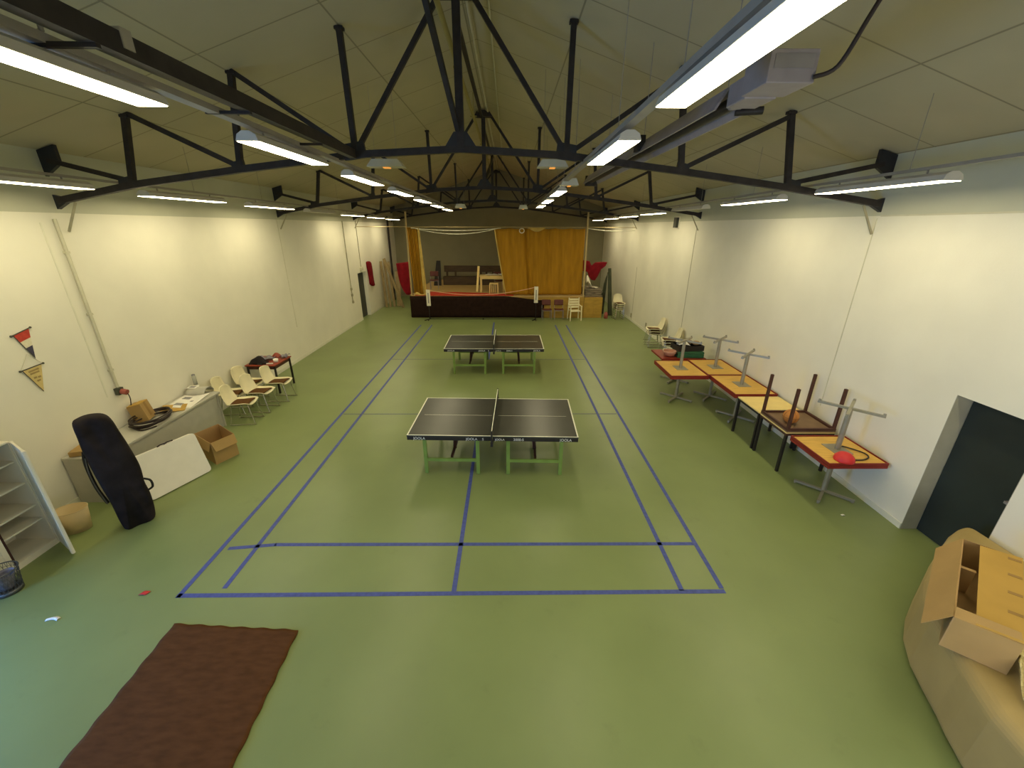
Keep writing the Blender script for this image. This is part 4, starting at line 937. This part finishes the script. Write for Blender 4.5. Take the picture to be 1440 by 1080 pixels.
tag(MB().box((-5.62, 1.86, CZ+.045), (.22, .30, .07), Matrix.Rotation(.3, 3, 'Z')).build('cardboard_piece', M['card']), 'cardboard piece at the near end of the counter behind the bag', 'cardboard')
# small red table with clutter
rt = thing('side_table', 'small dark red table against the left wall beyond the chairs', 'table', (-5.36, 6.24, 0))
MB().b2((-.36, -.36, .71), (.37, .42, .74)).build('tabletop', M['redtop'], rt, bevel=.004)
for x in (-.32, .33):
    for y in (-.32, .38): MB().b2((x-.018, y-.018, 0), (x+.018, y+.018, .71)).build('leg', M['black'], rt)
MB().b2((-.31, -.31, .62), (.31, -.28, .71)).b2((.30, -.28, .62), (.32, .36, .71)).build('apron', M['darkbrown'], rt)
tag(MB().sheet(lambda u, v: (-5.64+.40*u-.05*v, 5.96+.20*v-.045*max(0, .3-v)*8*.25, .745+.16*max(0, sin(pi*u))**.7*max(0, sin(pi*v))+.02*sin(9*u+4*v)), 16, 10, .02).build('black_bag', M['bag']), 'black soft bag lying on the small red table', 'bag')
tag(MB().sheet(lambda u, v: (-5.42+.10*u+.01*v, 5.915-.004*sin(7*u), .77-.40*v), 6, 10, .02).build('black_scarf', M['strap']), 'black cloth hanging down the near side of the small red table', 'cloth')
tag(MB().box((-5.20, 5.99, .752), (.20, .04, .012), Matrix.Rotation(.1, 3, 'Z')).build('white_strip', M['paper']), 'white strip near the edge of the small red table', 'strip')
tag(MB().sheet(lambda u, v: (-5.62+.34*u, 6.20+.26*v, .755+.06*abs(sin(5*u+2*v))), 14, 8, .01).build('grey_garment', M['bluegrey']), 'grey blue crumpled garment on the small red table', 'garment')
tag(MB().lathe([(.001, 0), (.05, 0), (.06, .08), (.055, .08), (.001, .01)], (-5.10, 6.14, .742), 16).build('white_cup', M['paper']), 'white cup on the small red table', 'cup')
tag(MB().sheet(lambda u, v: (-5.42+.22*u, 6.47+.20*v, .75+.10*sin(pi*u)*sin(pi*v)), 10, 8, .008).build('red_beret', M['redtop']), 'orange red cap at the far end of the small red table', 'cap')
tag(MB().sheet(lambda u, v: (-5.16+.16*u, 6.42+.24*v, .755+.05*abs(sin(6*u+3*v))), 10, 8, .008).build('grey_glove', M['bluegrey']), 'grey crumpled glove beside the orange red cap', 'glove')
# pennants on the left wall
def pennant(label, a, b, tip, bands, cord=None, prints=()):
    t = thing('pennant', label, 'pennant', (XL, (a[0]+b[0])/2, (a[1]+b[1])/2))
    X0 = XL+.012
    P = lambda u, v: (Vector((X0, *a)).lerp(Vector((X0, *b)), u)).lerp(Vector((X0+.004, *tip)), v)
    v0 = 0.
    for (v1, m) in bands:
        MB().sheet(lambda u, v, v0=v0, v1=v1: P(u, v0+(v1-v0)*v*.999), 2, 4, .004, smooth=False).build('cloth_band', M[m], t, world=True); v0 = v1
    ea = Vector((X0, *a)); eb = Vector((X0, *b)); d = (eb-ea).normalized()
    MB().tube([ea-d*.02, eb+d*.02], .007, 8).build('rod', M['rod'], t, world=True)
    MB().ball(ea-d*.025, .014, 8).ball(eb+d*.025, .014, 8).build('knob', M['rod'], t, world=True)
    MB().tube([P(0, .0), P(0, 1)], .004, 6).build('piping', M['rod'], t, world=True)
    if cord: MB().tube([ea-d*.02, Vector((X0, *cord)), eb+d*.02], .003, 5).build('hanging_cord', M['pipe'], t, world=True)
    if prints:
        pm = MB()
        for (u0, u1, v) in prints: pm.bar(P(u0, v)+Vector((.004, 0, 0)), P(u1, v)+Vector((.004, 0, 0)), .022, .003, up=(1, 0, 0))
        pm.build('print', M['pbrown'], t, world=True)
pennant('red, white and navy pennant on the left wall', (1.755, 2.535), (1.955, 2.585), (1.885, 2.19), ((.30, 'pred'), (.56, 'pwhite'), (1., 'pnavy')))
pennant('cream yellow pennant hanging below the red, white and navy one', (1.685, 2.075), (1.925, 2.095), (1.815, 1.735), ((1., 'pyellow'),), (1.81, 2.265), ((.2, .8, .12), (.2, .8, .22), (.25, .5, .40), (.6, .85, .42), (.35, .75, .54)))

# ------------------------------------------------------------------ big package and box at the near right
pk = thing('kraft_package', 'large rounded kraft paper package on the floor before the dark green door', 'package', (5.0, -1.0, 0))
out = [(3.98, -2.3), (4.02, -1.9), (4.06, -1.61), (4.13, -1.42), (4.20, -1.27), (4.28, -1.06), (4.37, -.85), (4.52, -.62), (4.72, -.42), (5.0, -.20), (5.34, .03), (5.60, .20), (5.80, .30), (5.98, .36), (5.99, -.2), (5.99, -2.3)]
PH = .68
bd = MB().prism([(x, y) for x, y in out][::-1], 0.002, PH).build('wrapped_body', M['kraft'], pk, world=True, bevel=.10)
bd.modifiers['edge'].segments = 6
MB().sheet(lambda u, v: (4.43+.85*u-.18*v, -1.375+.72*u-.27*v, PH+.016+.16*(1-v)**2+.03*abs(sin(34*u+4*v))+.012*sin(71*u+9*v)), 60, 14, .006).build('stretch_wrap', M['plasticwrap'], pk, world=True)
BZ = PH+.003
bx = open_box('cardboard_carton', 'long open cardboard carton on top of the big kraft package', [(5.13, -.255), (4.15, -1.115), (4.43, -1.36), (5.41, -.52)], .315, [(0, .25, -58), (1, .10, 160)], 'card', z0=BZ, th=.008)
# lid flap folded in over the opening, with brown tape marks
A_, B_, C_, D_2 = Vector((5.13, -.255, 0)), Vector((4.15, -1.115, 0)), Vector((4.43, -1.36, 0)), Vector((5.41, -.52, 0))
Zt = BZ+.323
def onp(u, w, z): return (D_2.lerp(C_, u)).lerp(A_.lerp(B_, u), w)+Vector((0, 0, z))
V = [onp(.01, 0.0, Zt), onp(.995, 0.0, Zt), onp(.995, .68, Zt-.004), onp(.03, .70, Zt-.004)]
V += [v+Vector((0, 0, .005)) for v in V]
fl = MB().add(V, [(3, 2, 1, 0), (4, 5, 6, 7), (0, 1, 5, 4), (1, 2, 6, 5), (2, 3, 7, 6), (3, 0, 4, 7)]).build('closed_flap', M['cardlight'], bx, world=True)
for u in (.06, .28, .50, .72):
    V = [onp(u, .02, Zt+.006), onp(u+.03, .02, Zt+.006), onp(u+.03, .24, Zt+.005), onp(u, .24, Zt+.005)]; V += [v+Vector((0, 0, .0012)) for v in V]
    MB().add(V, [(3, 2, 1, 0), (4, 5, 6, 7), (0, 1, 5, 4), (1, 2, 6, 5), (2, 3, 7, 6), (3, 0, 4, 7)]).build('tape_strip', M['tapebrown'], fl, world=True)
MB().add([onp(.33, .70, BZ+.02), onp(.36, .70, BZ+.02), onp(.36, .97, BZ+.02), onp(.33, .97, BZ+.02), onp(.33, .70, BZ+.27), onp(.36, .70, BZ+.27), onp(.36, .97, BZ+.27), onp(.33, .97, BZ+.27)], [(3, 2, 1, 0), (4, 5, 6, 7), (0, 1, 5, 4), (1, 2, 6, 5), (2, 3, 7, 6), (3, 0, 4, 7)]).build('divider', M['cardin'], bx, world=True)

# ------------------------------------------------------------------ daylight, added fill, camera, view
w = bpy.data.worlds.new('World'); bpy.context.scene.world = w; w.use_nodes = True
w.node_tree.nodes['Background'].inputs[0].default_value = (.45, .68, 1., 1); w.node_tree.nodes['Background'].inputs[1].default_value = 1.0
for nm, sx, sy, en, colr, loc, rot in (('daylight', 2.8, 2.2, 500, (.13, .38, 1.), (XL-.55, -2.15, 1.5), (0, radians(-78), 0)),
                                     ('daylight', 3.5, 1.8, 90, (1., .97, .88), (3.4, YF-.5, 1.9), (radians(85), 0, 0))):  # second lamp is added fill through the unseen near end window
    la = bpy.data.lights.new(nm, 'AREA'); la.shape = 'RECTANGLE'; la.size = sx; la.size_y = sy; la.energy = en; la.color = colr
    lo = bpy.data.objects.new(nm, la); C.objects.link(lo); lo.location = loc; lo.rotation_euler = rot
cam = bpy.data.cameras.new('camera'); co = bpy.data.objects.new('camera', cam); C.objects.link(co)
YAW, PIT, ROL, FPX = .0094, -.3704, .0033, 570.78
f = Vector((sin(YAW)*cos(PIT), cos(YAW)*cos(PIT), sin(PIT))); r = Vector((cos(YAW), -sin(YAW), 0)); u = r.cross(f)
R_ = r*cos(ROL)+u*sin(ROL); U_ = -r*sin(ROL)+u*cos(ROL)
co.matrix_world = Matrix(((R_.x, U_.x, -f.x, .6203), (R_.y, U_.y, -f.y, -3.4181), (R_.z, U_.z, -f.z, 3.872), (0, 0, 0, 1)))
cam.sensor_width = 36; cam.sensor_fit = 'HORIZONTAL'; cam.lens = 36*FPX/1440; cam.clip_start = .05
S = bpy.context.scene; S.camera = co
S.view_settings.view_transform = 'Standard'; S.view_settings.look = 'None'; S.view_settings.gamma = 1; S.view_settings.use_curve_mapping = False
S.view_settings.exposure = 0.05
S.cycles.use_denoising = True; S.cycles.max_bounces = 8; S.cycles.diffuse_bounces = 6; S.cycles.sample_clamp_indirect = 6
